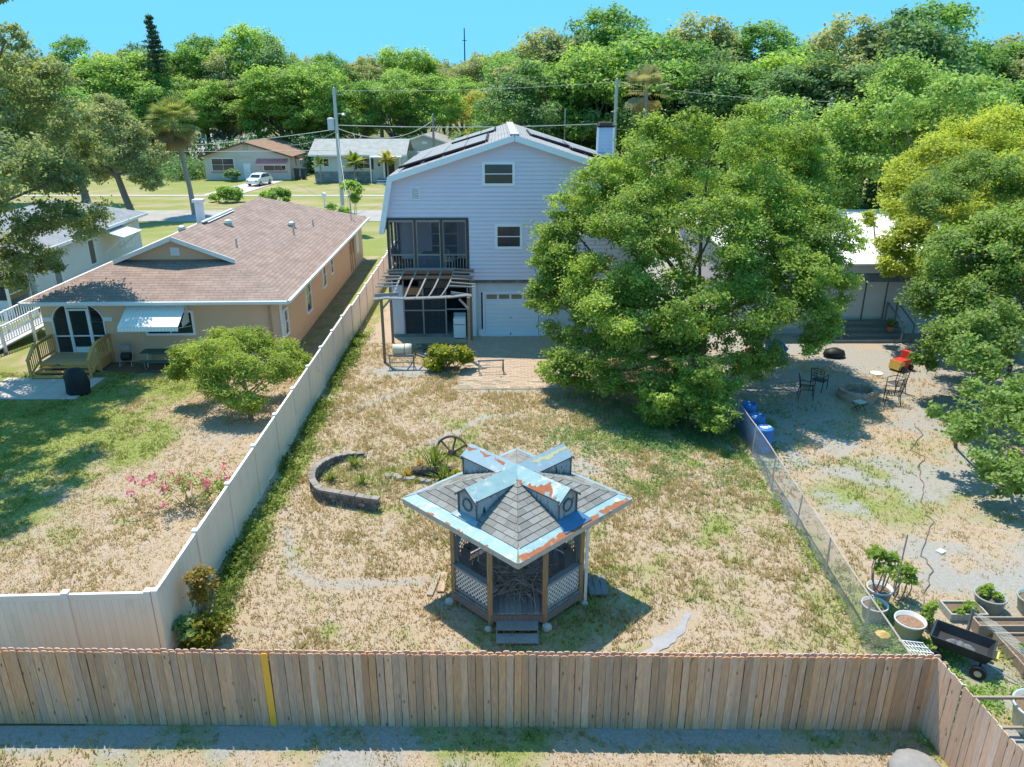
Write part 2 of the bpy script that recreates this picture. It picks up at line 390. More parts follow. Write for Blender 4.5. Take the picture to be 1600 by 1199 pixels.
# grass blades standing in the yards
GRASS = leafmat('grass_blades', (.44, .35, .21), (.22, .27, .07), .3, .8)
def tufts(name, label, x0, x1, y0, y1, n, field, h, seed, keep=None, blades=4):
    rs = np.random.RandomState(seed); x = x0 + (x1-x0)*rs.rand(n); y = y0 + (y1-y0)*rs.rand(n)
    g, s = field(x, y); k = rs.rand(n) < np.clip(1.05 - 1.3*np.clip(s, 0, 1), .05, 1)*(.35 + .65*fbm(x*2.2, y*2.2+5))
    if keep is not None: k &= keep(x, y)
    x, y, g = x[k], y[k], np.clip(g[k], 0, 1); m = len(x)
    big = (fbm(x*1.1+60, y*1.1) > .56) * .8 + .7
    t = np.clip(sm(.3, .7, g + .45*(rs.rand(m)-.5)), 0, 1)
    bx = np.repeat(x, blades) + rs.normal(size=m*blades)*.035; by = np.repeat(y, blades) + rs.normal(size=m*blades)*.035
    hh = h*np.repeat(big, blades)*(.5 + .9*rs.rand(m*blades)); a = rs.rand(m*blades)*2*pi; ln = hh*(.3+.8*rs.rand(m*blades)); w = .011 + .012*rs.rand(m*blades)
    b0 = np.stack([bx - w*np.sin(a), by + w*np.cos(a), np.zeros_like(bx)-.01], 1); b1 = np.stack([bx + w*np.sin(a), by - w*np.cos(a), np.zeros_like(bx)-.01], 1)
    tp = np.stack([bx + ln*np.cos(a), by + ln*np.sin(a), hh], 1)
    v = np.stack([b0, b1, tp], 1).reshape(-1, 3)
    tt = np.clip(np.repeat(t, blades) + .25*(rs.rand(m*blades)-.5), 0, 1)
    return stuff(tag(put(rawmesh(name, v, 3, tt, GRASS), name), label, 'grass'))
# ------------------------------------------------------------ fences
wood = lambda nm, a, b, **k: mat(nm, a, b, 5, .85, (6, 6, .7), .35, None, **k)
PIC = wood('picket_wood', (.66,.375,.225), (.42,.235,.14), rnd=.2, knots=((.17,.10,.07), (.85,.85,3.2)), c=(.38,.275,.215), cscale=1.1, cmin=.50, cmax=.72)
PICB = wood('picket_wood_grey', (.72,.47,.35), (.55,.35,.255), rnd=.15, knots=((.22,.15,.12), (.85,.85,3.2)), c=(.44,.37,.33), cscale=1.0)
RAILW = wood('rail_wood', (.30,.22,.15), (.2,.14,.1))
def picket_mesh(i, h=1.8, w=.139):
    r = random.Random(i); w = w + r.uniform(-.006, .004); c = .035 + r.uniform(-.006, .008); hh = h + r.uniform(-.012, .012)
    return MB().prism([(-w/2,0),(w/2,0),(w/2,hh-c),(w/2-.012,hh-c*.35),(w/2-c,hh),(-w/2+c,hh),(-w/2+.012,hh-c*.35),(-w/2,hh-c)], 0, .019).mesh('picket', PIC)
PM = [picket_mesh(i) for i in range(7)]
PMB = []
for q in PM:
    q2 = q.copy(); q2.materials.clear(); q2.materials.append(PICB); PMB.append(q2)
def wood_run(root, L, meshes, back=True, pitch=.1485):
    n = int(L/pitch); r = random.Random(5)
    for i in range(n):
        o = put(r.choice(meshes), 'picket', root, ((i+.5)*pitch + r.uniform(-.002,.002), r.uniform(-.004,.004), r.uniform(-.012,.012)))
        o.rotation_euler = (r.uniform(-.006,.006), r.uniform(-.007,.007), r.uniform(-.02,.02))
        if back:
            o = put(r.choice(PMB), 'picket', root, ((i+1)*pitch, .085 + r.uniform(-.003,.003), r.uniform(-.01,.012)+.005)); o.rotation_euler.y = r.uniform(-.005,.005)
    for z in (.25, .9, 1.55): B(0, n*pitch, .026, .076, z, z+.085).build('rail', RAILW, root)
    k = 0
    while k*2.4 < L: B(k*2.4+.02, k*2.4+.11, .10, .19, -.1, 1.70).build('post', RAILW, root); k += 1
A0 = Vector((-11.4, 12.12)); A1 = Vector((8.27, 11.91)); d = A1 - A0
wf = thing('wooden_fence', 'long weathered brown wooden picket fence across the foreground with one orange picket', 'fence', (A0.x, A0.y, 0), atan2(d.y, d.x))
wood_run(wf, d.length, PM)
# the one picket stained orange
px = [o for o in wf.children if o.name.startswith('picket') and abs(o.location.x - 6.62) < .075 and o.location.y < .05]
if px:
    me = px[0].data.copy(); me.materials.clear(); me.materials.append(mat('orange_stain', (.90,.44,.05), (.80,.37,.04), 6, .6, (6,6,.8), c=(.5,.25,.07), cscale=1.3, cmin=.62)); px[0].data = me; px[0]['label'] = 'picket stained bright orange'
C0 = Vector((8.16, 11.95)); C1 = Vector((8.62, 7.6)); d = C1 - C0
wr = thing('wooden_fence', 'greyer short run of picket fence coming towards the viewer at the right', 'fence', (C0.x, C0.y, 0), atan2(d.y, d.x))
wood_run(wr, d.length, PMB, False, .152)

VIN = mat('tan_vinyl', (.86,.70,.58), (.82,.66,.54), .7, .45, rnd=.02, c=(.60,.54,.40), cscale=.9, cmin=.52, cmax=.85)
VINW = mat('vinyl_cap', (.84,.82,.82), (.8,.78,.77), 1, .4)
def vinyl(root, L, pitch=2.42, boards=12, h=1.80, drop=None, postx=.125):
    n = max(1, int(round(L/pitch))); p = L/n
    bw = (p - postx)/boards
    bm = B(.004, bw-.004, -.016, .016, .1, h-.13).mesh('board', VIN)
    pm = MB().box(-postx/2, postx/2, -postx/2, postx/2, -.1, h+.05).mesh('post', VIN)
    cm = MB().box(-.075, .075, -.075, .075, h+.05, h+.075).add([(-.07,-.07,h+.075),(.07,-.07,h+.075),(.07,.07,h+.075),(-.07,.07,h+.075),(0,0,h+.12)], [(0,1,4),(1,2,4),(2,3,4),(3,0,4)]).mesh('cap', VINW)
    rm = B(postx/2, p-postx/2, -.03, .03, h-.14, h).mesh('top_rail', VIN); r2 = B(postx/2, p-postx/2, -.03, .03, .03, .14).mesh('bottom_rail', VIN)
    r3 = B(postx/2, p-postx/2, -.034, .034, h, h+.012).mesh('rail_cap', VINW)
    bk = B(postx/2, p-postx/2, -.010, .010, .1, h-.1).mesh('backing', VIN)
    for i in range(n+1):
        dz = drop(i*p) if drop else 0
        po = put(pm, 'post', root, (i*p, 0, dz)); put(cm, 'cap', po)
        if i < n:
            for me, nm in ((rm,'top_rail'), (r3,'rail_cap'), (r2,'bottom_rail'), (bk,'backing')): put(me, nm, root, (i*p, 0, dz))
            for k in range(boards): put(bm, 'board', root, (i*p + postx/2 + k*bw, 0, dz))
V0 = Vector((-7.75, 14.0)); V1 = Vector((-8.75, 58)); d = V1 - V0
vf = thing('vinyl_fence', 'long tan vinyl privacy fence running back between the two yards', 'fence', (*V0, 0), atan2(d.y, d.x))
vinyl(vf, d.length, boards=10, drop=lambda s: -.12 if s > 24 else 0)
V2 = Vector((-14.9, 13.72)); d = V0 - Vector((.07,.02)) - V2
vl = thing('vinyl_fence', 'short tan vinyl fence section behind the wooden fence at lower left', 'fence', (*V2, 0), atan2(d.y, d.x))
vinyl(vl, d.length-.07, pitch=1.78, boards=11)

GALV = mat('galvanised', (.55,.56,.57), (.4,.41,.42), 3, .45, metal=.6)
RAILP = mat('pipe_rail', (.40,.36,.34), (.32,.27,.25), 2, .5, c=(.45,.22,.16), cscale=.9, cmin=.6, cmax=.75)
K0 = Vector((8.12, 12.3)); K1 = Vector((8.55, 29.2)); d = K1 - K0; KL = d.length
cf = thing('chain_link_fence', 'sagging galvanised chain link fence along the right edge of the yard', 'fence', (*K0, 0), atan2(d.y, d.x))
for i in range(8):
    x = i*KL/7; tl = random.uniform(-.05,.05); MB().tube([(x,0,-.1),(x+tl,tl,1.22)], .026, 8).build('post', GALV, cf)
MB().tube([(t*KL, .02*sin(t*9), 1.2+.02*sin(t*22)) for t in np.linspace(0,1,24)], .021, 6).build('top_rail', RAILP, cf)
MB().tube([(t*KL, -.1+.10*sin(t*25), .12+.05*sin(t*31)) for t in np.linspace(0,1,40)], .010, 5).build('tension_wire', mat('rusty_wire', (.1,.08,.07), (.16,.11,.09), 3, .8), cf)
wm = MB(); st = .085; nz = int(KL/st)
bulge = lambda x, z: .02 + .10*sin(x*.9)*(1-z/1.2)*.8
for i in range(-14, nz):
    for sg in (1, -1):
        pts = []
        for z in (0.03, .6, 1.19):
            x = i*st + (z if sg > 0 else 1.2 - z)
            pts.append((min(max(x,0),KL), bulge(x, z), z))
        if pts[0][0] < pts[-1][0] - .05 or pts[0][0] > pts[-1][0] + .05: wm.tube(pts, .0028, 3)
o = wm.build('wire_mesh', GALV, cf); stuff(o)
# ------------------------------------------------------------ gazebo
GZ = thing('gazebo', 'octagonal wooden gazebo with star of four dormers and peeling blue roof trim', 'gazebo', (.13, 16.72, 0))
GREYW = wood('grey_deck_wood', (.32,.31,.32), (.19,.185,.19), rnd=.2)
TANW = wood('tan_post_wood', (.44,.28,.14), (.27,.17,.09), rnd=.12, c=(.15,.11,.08), cscale=1.2)
LATT = mat('lattice_white', (.72,.70,.66), (.6,.57,.52), 6, .7)
a8 = 1.59; s8 = a8*(sqrt(2)-1)
OCT = [(-s8,-a8),(s8,-a8),(a8,-s8),(a8,s8),(s8,a8),(-s8,a8),(-a8,s8),(-a8,-s8)]
DZ = .38
# deck planks, cut to the octagon
def octx(y):
    y = abs(y); return a8 if y <= s8 else a8 - (y - s8)
pw = .142; x = -a8
while x < a8 - .01:
    x1 = min(x + pw - .008, a8); xm = max(abs(x), abs(x1)); yy = (a8 if xm <= s8 else a8 - (xm - s8)); xi = min(abs(x), abs(x1)) if x*x1 > 0 else 0
    yl = a8 if abs(x) <= s8 else a8-(abs(x)-s8); yr = a8 if abs(x1) <= s8 else a8-(abs(x1)-s8)
    dz = random.uniform(-.004, .004)
    MB().slab([(x,-yl,DZ+dz),(x1,-yr,DZ+dz),(x1,yr,DZ+dz),(x,yl,DZ+dz)], .03).build('deck_plank', GREYW, GZ); x += pw
for i in range(8):
    p, q = OCT[i], OCT[(i+1) % 8]
    MB().bar((p[0],p[1],.24),(q[0],q[1],.24), .05, .2).build('skirt_board', wood('dark_skirt', (.24,.20,.18), (.14,.12,.11)), GZ)
    po = B(-.05,.05,-.05,.05,.0,2.62).build('post', TANW, GZ, loc=(p[0]*.985, p[1]*.985, 0), rz=pi/8 + i*pi/4)
    if i % 2: MB().lathe([(.10,0),(.13,.05),(.11,.13),(.04,.16)], 9, (p[0]*1.06,p[1]*1.06,-.02)).build('footing', mat('footing_stone', (.5,.5,.5), (.35,.35,.34), 6, .9, bump=.4), GZ)
    else: MB().lathe([(.07,0),(.10,.04),(.08,.09),(.03,.12)], 9, (p[0]*1.05,p[1]*1.08,-.02)).build('footing', MATS['footing_stone'] if 'footing_stone' in MATS else mat('footing_stone', (.5,.5,.5), (.35,.35,.34), 6, .9, bump=.4), GZ)
def lattice(p, q, z0, z1, m):
    p = Vector((*p, 0)); q = Vector((*q, 0)); L = (q-p).length; d = (q-p)/L; nrm = Vector((d.y,-d.x,0)); mb = MB(); H = z1-z0; st = .125
    k = -int(H/st)
    while k*st < L:
        for sg, off in ((1, .006), (-1, -.006)):
            u0 = k*st; u1 = k*st + H; zz0, zz1 = (z0, z1) if sg > 0 else (z1, z0)
            if u0 < 0: zz0 += (0-u0)/H*(zz1-zz0); u0 = 0
            if u1 > L: zz1 -= (u1-L)/H*(zz1-(z0 if sg > 0 else z1)); u1 = L
            if u1 - u0 > .03:
                A_ = p + d*u0 + nrm*off + Vector((0,0,zz0)); B_ = p + d*u1 + nrm*off + Vector((0,0,zz1))
                w = Vector((0,0,.027)); 
                mb.slab([A_-w, B_-w, B_+w, A_+w], .006)
        k += 1
    return mb.build('lattice', m, GZ)
for i in range(8):
    if i == 0: continue
    p, q = OCT[i], OCT[(i+1) % 8]
    p = (p[0]*.975, p[1]*.975); q = (q[0]*.975, q[1]*.975)
    if i in (1, 7, 2, 6, 3, 5): lattice(p, q, .50, 1.05, LATT)
    if i in (3, 4, 5): lattice(p, q, 1.25, 2.3, LATT)
    MB().bar((*p,1.16),(*q,1.16), .16, .035).build('handrail', GREYW, GZ)
    MB().bar((*p,1.07),(*q,1.07), .035, .08).build('rail', GREYW, GZ)
    MB().bar((*p,.47),(*q,.47), .035, .07).build('rail', GREYW, GZ)
    if i not in (4,):
        b0 = (p[0]*.86, p[1]*.86); b1 = (q[0]*.86, q[1]*.86); MB().bar((*b0,.80),(*b1,.80), .26, .035).build('bench_seat', GREYW, GZ)
# steps
for z0, y0, y1 in ((.20, -a8-.36, -a8-.03), (.08, -a8-.68, -a8-.34)):
    B(-.50,.48, y0, y1, z0-.03, z0).build('step_tread', GREYW, GZ); B(-.48,.46, y1-.06, y1-.03, 0, z0-.03).build('step_riser', GREYW, GZ)
for sx in (-.5, .46): MB().prism([(-a8-.66,0),(-a8-.03,0),(-a8-.03,.2),(-a8-.36,.17),(-a8-.36,.05),(-a8-.66,.05)], sx, sx+.03).map(lambda v: Vector((v.y, v.x, v.z))).build('stringer', GREYW, GZ)
# downspout-like white post at the right corner
MB().box(a8+.07, a8+.14, -s8-.05, -s8+.03, .1, 2.5).build('white_post', mat('white_paint', (.74,.73,.72), (.66,.65,.63), 3, .6), GZ)
# roof: square turned so that a corner points to the viewer
ER = 2.82; EZ = 2.6; AZ = 3.42; hs = ER/sqrt(2)      # face distance to eave
SL = sqrt(hs**2 + (AZ-EZ)**2)
SHG = mat('grey_shingle', (.235,.235,.23), (.175,.175,.172), 30, .95, rnd=.22, bump=.5, c=(.15,.15,.145), cscale=3)
BLUE = mat('peeling_blue', (.22,.36,.40), (.31,.44,.46), 5, .6, c=(.52,.50,.47), cscale=2.4, cmin=.56, cmax=.62, bump=.15)
BLUE2 = mat('peeling_blue_pale', (.27,.37,.43), (.21,.31,.40), 4, .6, c=(.42,.42,.42), cscale=2.2, cmin=.56, cmax=.6, bump=.15)
RUST = mat('rust_edge', (.30,.095,.045), (.37,.14,.07), 9, .85, c=(.2,.36,.42), cscale=3.0, cmin=.56, cmax=.6)
FASC = mat('fascia_paint', (.58,.47,.38), (.44,.34,.27), 6, .8, (1,1,1), c=(.25,.21,.18), cscale=3)
CORN = [Vector((0,-ER,EZ)), Vector((ER,0,EZ)), Vector((0,ER,EZ)), Vector((-ER,0,EZ))]
APEX = Vector((0,0,AZ))
for i in range(4):
    c0, c1 = CORN[i], CORN[(i+1) % 4]; mid = (c0+c1)/2; U = (c1-c0).normalized(); V = (APEX-mid).normalized(); N = U.cross(V)
    if N.z < 0: N = -N
    fm = lambda v, mid=mid, U=U, V=V, N=N: mid + U*v.x + V*v.y + N*v.z
    hw = lambda v: hs*(1 - v/SL)
    MB().add([c0, c1, APEX, c0-Vector((0,0,.03)), c1-Vector((0,0,.03)), APEX-Vector((0,0,.06))], [(0,1,2),(5,4,3),(0,3,4,1),(1,4,5,2),(2,5,3,0)]).build('roof_deck', RAILW, GZ)
    MB().bar(c0-Vector((0,0,.075)), c1-Vector((0,0,.075)), .03, .15).build('fascia', FASC, GZ)
    sw = .30
    MB().slab([(-hs+.02,-.03,.012),(hs-.02,-.03,.012),(hw(sw),sw,.010),(-hw(sw),sw,.010)], .008).map(fm).build('metal_edging', BLUE if i in (0,3) else BLUE2, GZ)
    # rust showing on the lip, heavier on the front right eave
    e = MB(); r = random.Random(40+i); u = -hs+.1; ph = r.uniform(0, 50); du = .025
    hgt = lambda u: (.085 if i == 0 else -.03) + .16*(fbm(np.array([u*2.2+ph]), np.array([3.3]), 3)[0]-.45) + .10*(fbm(np.array([u*11+ph]), np.array([9.1]), 3)[0]-.5)
    while u < hs-.15:
        h0, h1 = hgt(u), hgt(u+du)
        if h0 > .0 and h1 > .0: e.add([(u,-.034,.0160),(u+du,-.034,.0160),(u+du,min(h1,.26),.0150),(u,min(h0,.26),.0150)], [(0,1,2,3)])
        u += du
    if e.v: stuff(e.map(fm).build('rust_patch', RUST, GZ))
    # shingle tabs
    ex = .172; row = 0; v = sw-.03
    while v < SL-.05:
        h = min(ex, SL-v); off = (row % 3)*.11 + random.Random(i*20+row).uniform(0,.05); u = -hs - off
        while u < hs:
            u0, u1 = u+.004, u+.325-.004; hb, ht = hw(v), hw(min(v+h+.02, SL))
            b0, b1 = max(u0,-hb), min(u1,hb); t0, t1 = max(u0,-ht), min(u1,ht)
            if b1 - b0 > .03:
                if t1 <= t0: t0 = t1 = min(max((b0+b1)/2, -ht), ht)
                dz = random.uniform(0,.005)
                pts = [(b0,v,.026+dz),(b1,v,.026+dz),(t1,v+h+.02,.010)] + ([(t0,v+h+.02,.010)] if t1-t0 > .01 else [])
                o = MB().slab(pts, .009).map(fm).build('shingle', SHG, GZ)
            u += .325
        v += ex; row += 1
    # dormer on this face: D outward, T sideways
    D = Vector((mid.x, mid.y, 0)).normalized(); T = Vector((-D.y, D.x, 0)); fmd = lambda v, D=D, T=T: D*v.x + T*v.y + Vector((0,0,v.z))
    R1 = 1.62; W2 = .31; ZE = 3.29; ZR = 3.52; zr = lambda r: AZ - (AZ-EZ)*r/hs
    wallm = mat('dormer_boards', (.42,.42,.43), (.31,.31,.32), 3, .85, (1,1,.3), c=(.05,.05,.05), cscale=7, cmin=.58, cmax=.62)
    rz0 = (AZ-ZE)/(AZ-EZ)*hs
    g = MB().slab([(R1,-W2,zr(R1)-.02),(R1,W2,zr(R1)-.02),(R1,W2,ZE),(R1,0,ZR-.03),(R1,-W2,ZE)], .03).map(fmd).build('dormer_front', wallm, GZ)
    for sg in (-1, 1):
        pts = [(R1-.01,sg*W2,zr(R1)-.03),(R1-.01,sg*W2,ZE),(W2,sg*W2,ZE),(W2,sg*W2,zr(W2)-.06)]
        if sg > 0: pts = pts[::-1]
        MB().slab(pts, .02).map(fmd).build('dormer_side', wallm, GZ)
        # dark run-off marks low on the side boards
        ds = MB(); rr = random.Random(9*i+sg)
        for k in range(26):
            r0 = R1-.06 - k*.042; 
            if r0 < W2+.1: break
            hh = rr.uniform(.09,.24)*(1.0 if rr.random() > .3 else .5)*min(1, .35+(r0-W2)); zz = zr(r0); hh = min(hh, ZE-zz-.02)
            if hh > .01: ds.slab([(r0,sg*(W2+.0235),zz-.01),(r0-.028,sg*(W2+.0235),zz),(r0-.014,sg*(W2+.0235),zz+hh)], .002)
        if ds.v: ds.map(fmd).build('runoff_stain', mat('mildew', (.05,.05,.055), (.09,.09,.09), 9, .95), GZ)
        ov = .025; dzz = (ZR-ZE)/W2
        pts = [(R1+.08,0,ZR),(R1+.08,sg*(W2+ov),ZE-ov*dzz),(W2+ov,sg*(W2+ov),ZE-ov*dzz),(0,0,ZR)]
        if sg < 0: pts = pts[::-1]
        pts2 = [p for p in pts]
        MB().slab(pts2, -.02 if False else .02).map(fmd).build('dormer_roof', BLUE2 if (i + (sg > 0)) % 2 else BLUE, GZ)
        MB().bar(fmd(Vector((R1+.02,sg*W2,zr(R1)))), fmd(Vector((R1+.02,sg*W2,ZE))), .035).build('corner_trim', mat('dark_trim', (.09,.09,.10), (.14,.13,.13), 5, .8), GZ)
        MB().bar(fmd(Vector((R1+.06,sg*(W2+.012),ZE-.03))), fmd(Vector((W2,sg*(W2+.012),ZE-.03))), .03).build('eave_trim', MATS['dark_trim'], GZ)
        MB().bar(fmd(Vector((R1+.075,0,ZR-.035))), fmd(Vector((R1+.075,sg*(W2+.06),ZE-.075))), .03, .04).build('gable_trim', MATS['dark_trim'], GZ)
    # ridge patch of rust or yellow tape
    pc = [RUST, mat('yellow_patch', (.50,.46,.20), (.42,.4,.28), 6, .7), RUST, BLUE][i]
    q = MB(); sgn = -1 if i in (0, 1) else 1; dzz = (ZR-ZE)/W2
    f_ = lambda y: ZR - y*dzz + .004; r0 = .34; ph = 11*i+3; dr_ = .025
    while r0 < R1+.05 and i != 3:
        n0, n1 = [fbm(np.array([t*5+ph]), np.array([7.7]), 4)[0] for t in (r0, r0+dr_)]
        if i == 0: a0, a1, b0, b1 = .34-.75*max(0,n0-.36), .34-.75*max(0,n1-.36), .33, .33
        else: a0, a1 = .015+.1*n0, .015+.1*n1; b0, b1 = a0+.22*max(0,n0-.3), a1+.22*max(0,n1-.3)
        a0, a1, b0, b1 = [min(max(t, .01), .33) for t in (a0, a1, b0, b1)]
        if b0-a0 > .008 and b1-a1 > .008:
            pts = [(r0,sgn*a0,f_(a0)),(r0+dr_,sgn*a1,f_(a1)),(r0+dr_,sgn*b1,f_(b1)),(r0,sgn*b0,f_(b0))]; q.add(pts if sgn > 0 else pts[::-1], [(0,1,2,3)])
        r0 += dr_
    if q.v: stuff(q.map(fmd).build('paint_patch', pc, GZ))
    # round vent
    ring = MB(); rr_, n = .145, 24
    k0 = len(ring.v)
    ring.tube([(R1+.02, rr_*cos(2*pi*k/n), 3.06 + rr_*sin(2*pi*k/n)) for k in range(n+1)], .022, 6)
    vt = ring.map(fmd).build('round_vent', MATS['dark_trim'], GZ)
    dk = MB(); dk.v = [tuple(fmd(Vector((R1+.012, .135*cos(2*pi*k/n), 3.06+.135*sin(2*pi*k/n))))) for k in range(n)]; dk.f = [tuple(range(n))]
    dk.build('vent_disc', mat('vent_disc', (.40,.40,.41), (.24,.24,.25), 14, .8, c=(.45,.18,.12), cscale=8, cmin=.66), vt)
    # flashing at the foot of the dormer
    FL = mat('blue_flashing', (.05,.13,.27), (.08,.17,.31), 3, .5) if i == 0 else BLUE2
    k = (hs-R1)/hs*SL
    MB().slab([(-W2-.16,.02,.034),(W2+.16,.02,.034),(W2+.05,k,.034),(-W2-.05,k,.034)] if i == 0 else [(-W2-.12,k-.16,.034),(W2+.12,k-.16,.034),(W2+.05,k,.034),(-W2-.05,k,.034)], .004).map(fm).build('flashing', FL, GZ)
# brush heap inside
rs = np.random.RandomState(12); bp_ = MB()
for i in range(260):
    a = rs.rand()*2*pi; r = rs.rand()**.6*.75; z = .42 + rs.rand()*.6*(1-r/.95); c = np.array([.05+r*cos(a), -.38+r*sin(a)*.8, z]); dr = rs.normal(size=3); dr[2] *= .35; dr /= np.linalg.norm(dr); L = .25+.45*rs.rand()
    e0, e1 = c-dr*L, c+dr*L; e0[2] = max(e0[2], .42); e1[2] = max(e1[2], .42)
    m_ = c + rs.normal(size=3)*.08; m_[2] = max(m_[2], .43)
    bp_.tube([e0, m_, e1], [.010,.009,.004], 4)
stuff(tag(bp_.build('brush_pile', mat('dead_twigs', (.30,.25,.22), (.46,.40,.36), 4, .9, rnd=0), loc=(.13,16.72,0)), 'tangled heap of dead branches piled inside the gazebo', 'brush'))
# loose boards beside the gazebo
def board(label, loc, rz, L, w, m, tilt=0):
    o = B(-w/2, w/2, -L/2, L/2, 0, .035).build('plank', m, loc=loc, rz=rz); o.rotation_euler.x = tilt; tag(o, label, 'plank', 'loose boards beside the gazebo'); return o
PALE = wood('pale_board', (.36,.32,.28), (.27,.24,.2))
board('narrow pale board lying left of the gazebo, outer one', (-2.02,16.78,.02), -.14, .95, .15, PALE)
board('tan board lying left of the gazebo, next to its wall', (-1.80,16.88,.02), -.05, .85, .17, wood('tan_board', (.45,.35,.26), (.36,.27,.2)))
DKB = wood('dark_board', (.22,.22,.24), (.15,.15,.165))
board('dark weathered board right of the gazebo, nearest its white post', (2.02,16.72,.05), .05, .95, .15, DKB, -.06)
board('dark weathered board right of the gazebo, middle of three', (2.19,16.70,.06), .02, .92, .16, DKB, -.06)
board('dark weathered board right of the gazebo, outermost', (2.36,16.68,.07), -.03, .90, .15, DKB, -.06)
# ------------------------------------------------------------ houses
WHITE = mat('white_trim', (.84,.83,.86), (.8,.79,.82), 1.5, .55)
GLASS = glassmat('window_glass', (.035,.045,.06))
ident = lambda v: v
def front(y): return lambda v: Vector((v.x, y + v.y, v.z))                 # wall facing -y
def side(x): return lambda v: Vector((x - v.y, v.x, v.z))                   # wall facing +x; v.x runs along the depth
def window(root, x0, x1, z0, z1, fn, fw=.1, frame=None, rows=2, cols=1, glass=None, proud=.05, sill=True, name='window'):
    frame = frame or WHITE; mb = MB()
    mb.box(x0-fw, x0, -proud, .06, z0-fw, z1+fw).box(x1, x1+fw, -proud, .06, z0-fw, z1+fw).box(x0, x1, -proud, .06, z1, z1+fw).box(x0, x1, -proud, .06, z0-fw, z0)
    w = mb.map(fn).build(name, frame, root)
    t = .022; b2 = MB()
    for r in range(1, rows): zz = z0 + (z1-z0)*r/rows; b2.box(x0, x1, -.012, .03, zz-t, zz+t)
    for c in range(1, cols): xx = x0 + (x1-x0)*c/cols; b2.box(xx-t, xx+t, -.014, .028, z0, z1)
    if b2.v: b2.map(fn).build('sash_bar', frame, w)
    for r in range(rows):
        for c in range(cols):
            xa = x0 + (x1-x0)*c/cols; xb = x0 + (x1-x0)*(c+1)/cols; za = z0 + (z1-z0)*r/rows; zb = z0 + (z1-z0)*(r+1)/rows
            B(xa+.004, xb-.004, .012, .02, za+.004, zb-.004).map(fn).build('pane', glass or GLASS, w)
    return w
def siding(root, z0, z1, xl, xr, holes, fn, m, ex=.2, name='siding'):
    mb = MB(); z = z0
    while z < z1 - .01:
        h = min(ex, z1-z); zm = z + h/2; segs = [(xl(zm), xr(zm))]
        for hx0, hx1, hz0, hz1 in holes:
            if hz0 < zm < hz1:
                ns = []
                for a, b in segs:
                    if hx1 <= a or hx0 >= b: ns.append((a, b)); continue
                    if a < hx0: ns.append((a, hx0))
                    if b > hx1: ns.append((hx1, b))
                segs = ns
        for a, b in segs:
            if b - a < .02: continue
            k = len(mb.v); mb.v += [(a,-.055,z),(b,-.055,z),(b,-.008,z+h),(a,-.008,z+h),(a,.0,z),(b,.0,z),(b,.0,z+h),(a,.0,z+h)]
            mb.f += [tuple(k+i for i in q) for q in [(0,1,2,3),(7,6,5,4),(0,4,5,1),(1,5,6,2),(3,2,6,7),(4,0,3,7)]]
        z += ex
    return mb.map(fn).build(name, m, root)
def shingle_mat(name, a, b, course=.16, w=.45, rough=.9):
    if name in MATS: return MATS[name]
    m = bpy.data.materials.new(name); m.use_nodes = True; MATS[name] = m; n = m.node_tree.nodes; l = m.node_tree.links; p = n['Principled BSDF']
    p.inputs['Roughness'].default_value = rough; p.inputs['Specular IOR Level'].default_value = .2
    uv = n.new('ShaderNodeUVMap'); br = n.new('ShaderNodeTexBrick'); br.inputs['Scale'].default_value = 1
    br.inputs['Brick Width'].default_value = w; br.inputs['Row Height'].default_value = course; br.inputs['Mortar Size'].default_value = .012
    br.inputs['Color1'].default_value = (*a, 1); br.inputs['Color2'].default_value = (*b, 1); br.inputs['Mortar'].default_value = (*[x*.5 for x in a], 1)
    l.new(uv.outputs[0], br.inputs[0])
    nz = n.new('ShaderNodeTexNoise'); nz.inputs['Scale'].default_value = 1.1; nz.inputs['Detail'].default_value = 8; nz.inputs['Roughness'].default_value = .7; l.new(uv.outputs[0], nz.inputs['Vector'])
    mr = n.new('ShaderNodeMapRange'); mr.inputs[1].default_value = .3; mr.inputs[2].default_value = .7; mr.inputs[3].default_value = .78; mr.inputs[4].default_value = 1.15; l.new(nz.outputs[0], mr.inputs[0])
    hs_ = n.new('ShaderNodeHueSaturation'); l.new(br.outputs[0], hs_.inputs['Color']); l.new(mr.outputs[0], hs_.inputs['Value']); l.new(hs_.outputs[0], p.inputs['Base Color'])
    sx = n.new('ShaderNodeSeparateXYZ'); l.new(uv.outputs[0], sx.inputs[0])
    md = n.new('ShaderNodeMath'); md.operation = 'FLOORED_MODULO'; md.inputs[1].default_value = course; l.new(sx.outputs[1], md.inputs[0])
    bp = n.new('ShaderNodeBump'); bp.inputs['Strength'].default_value = .8; bp.inputs['Distance'].default_value = .12; bp.invert = True; l.new(md.outputs[0], bp.inputs['Height']); l.new(bp.outputs[0], p.inputs['Normal'])
    return m
def roofface(root, pts, m, t=.12, name='roof'):
    """roof plane; first two points are its eave, uv in metres"""
    o = MB().slab(pts, t).build(name, m, root); me = o.data; uvl = me.uv_layers.new()
    p0 = Vector(pts[0]); U = (Vector(pts[1])-p0).normalized(); N = U.cross(Vector(pts[2])-p0).normalized(); V = N.cross(U)
    for lp in me.loops:
        d = me.vertices[lp.vertex_index].co - p0; uvl.data[lp.index].uv = (d.dot(U), d.dot(V))
    return o

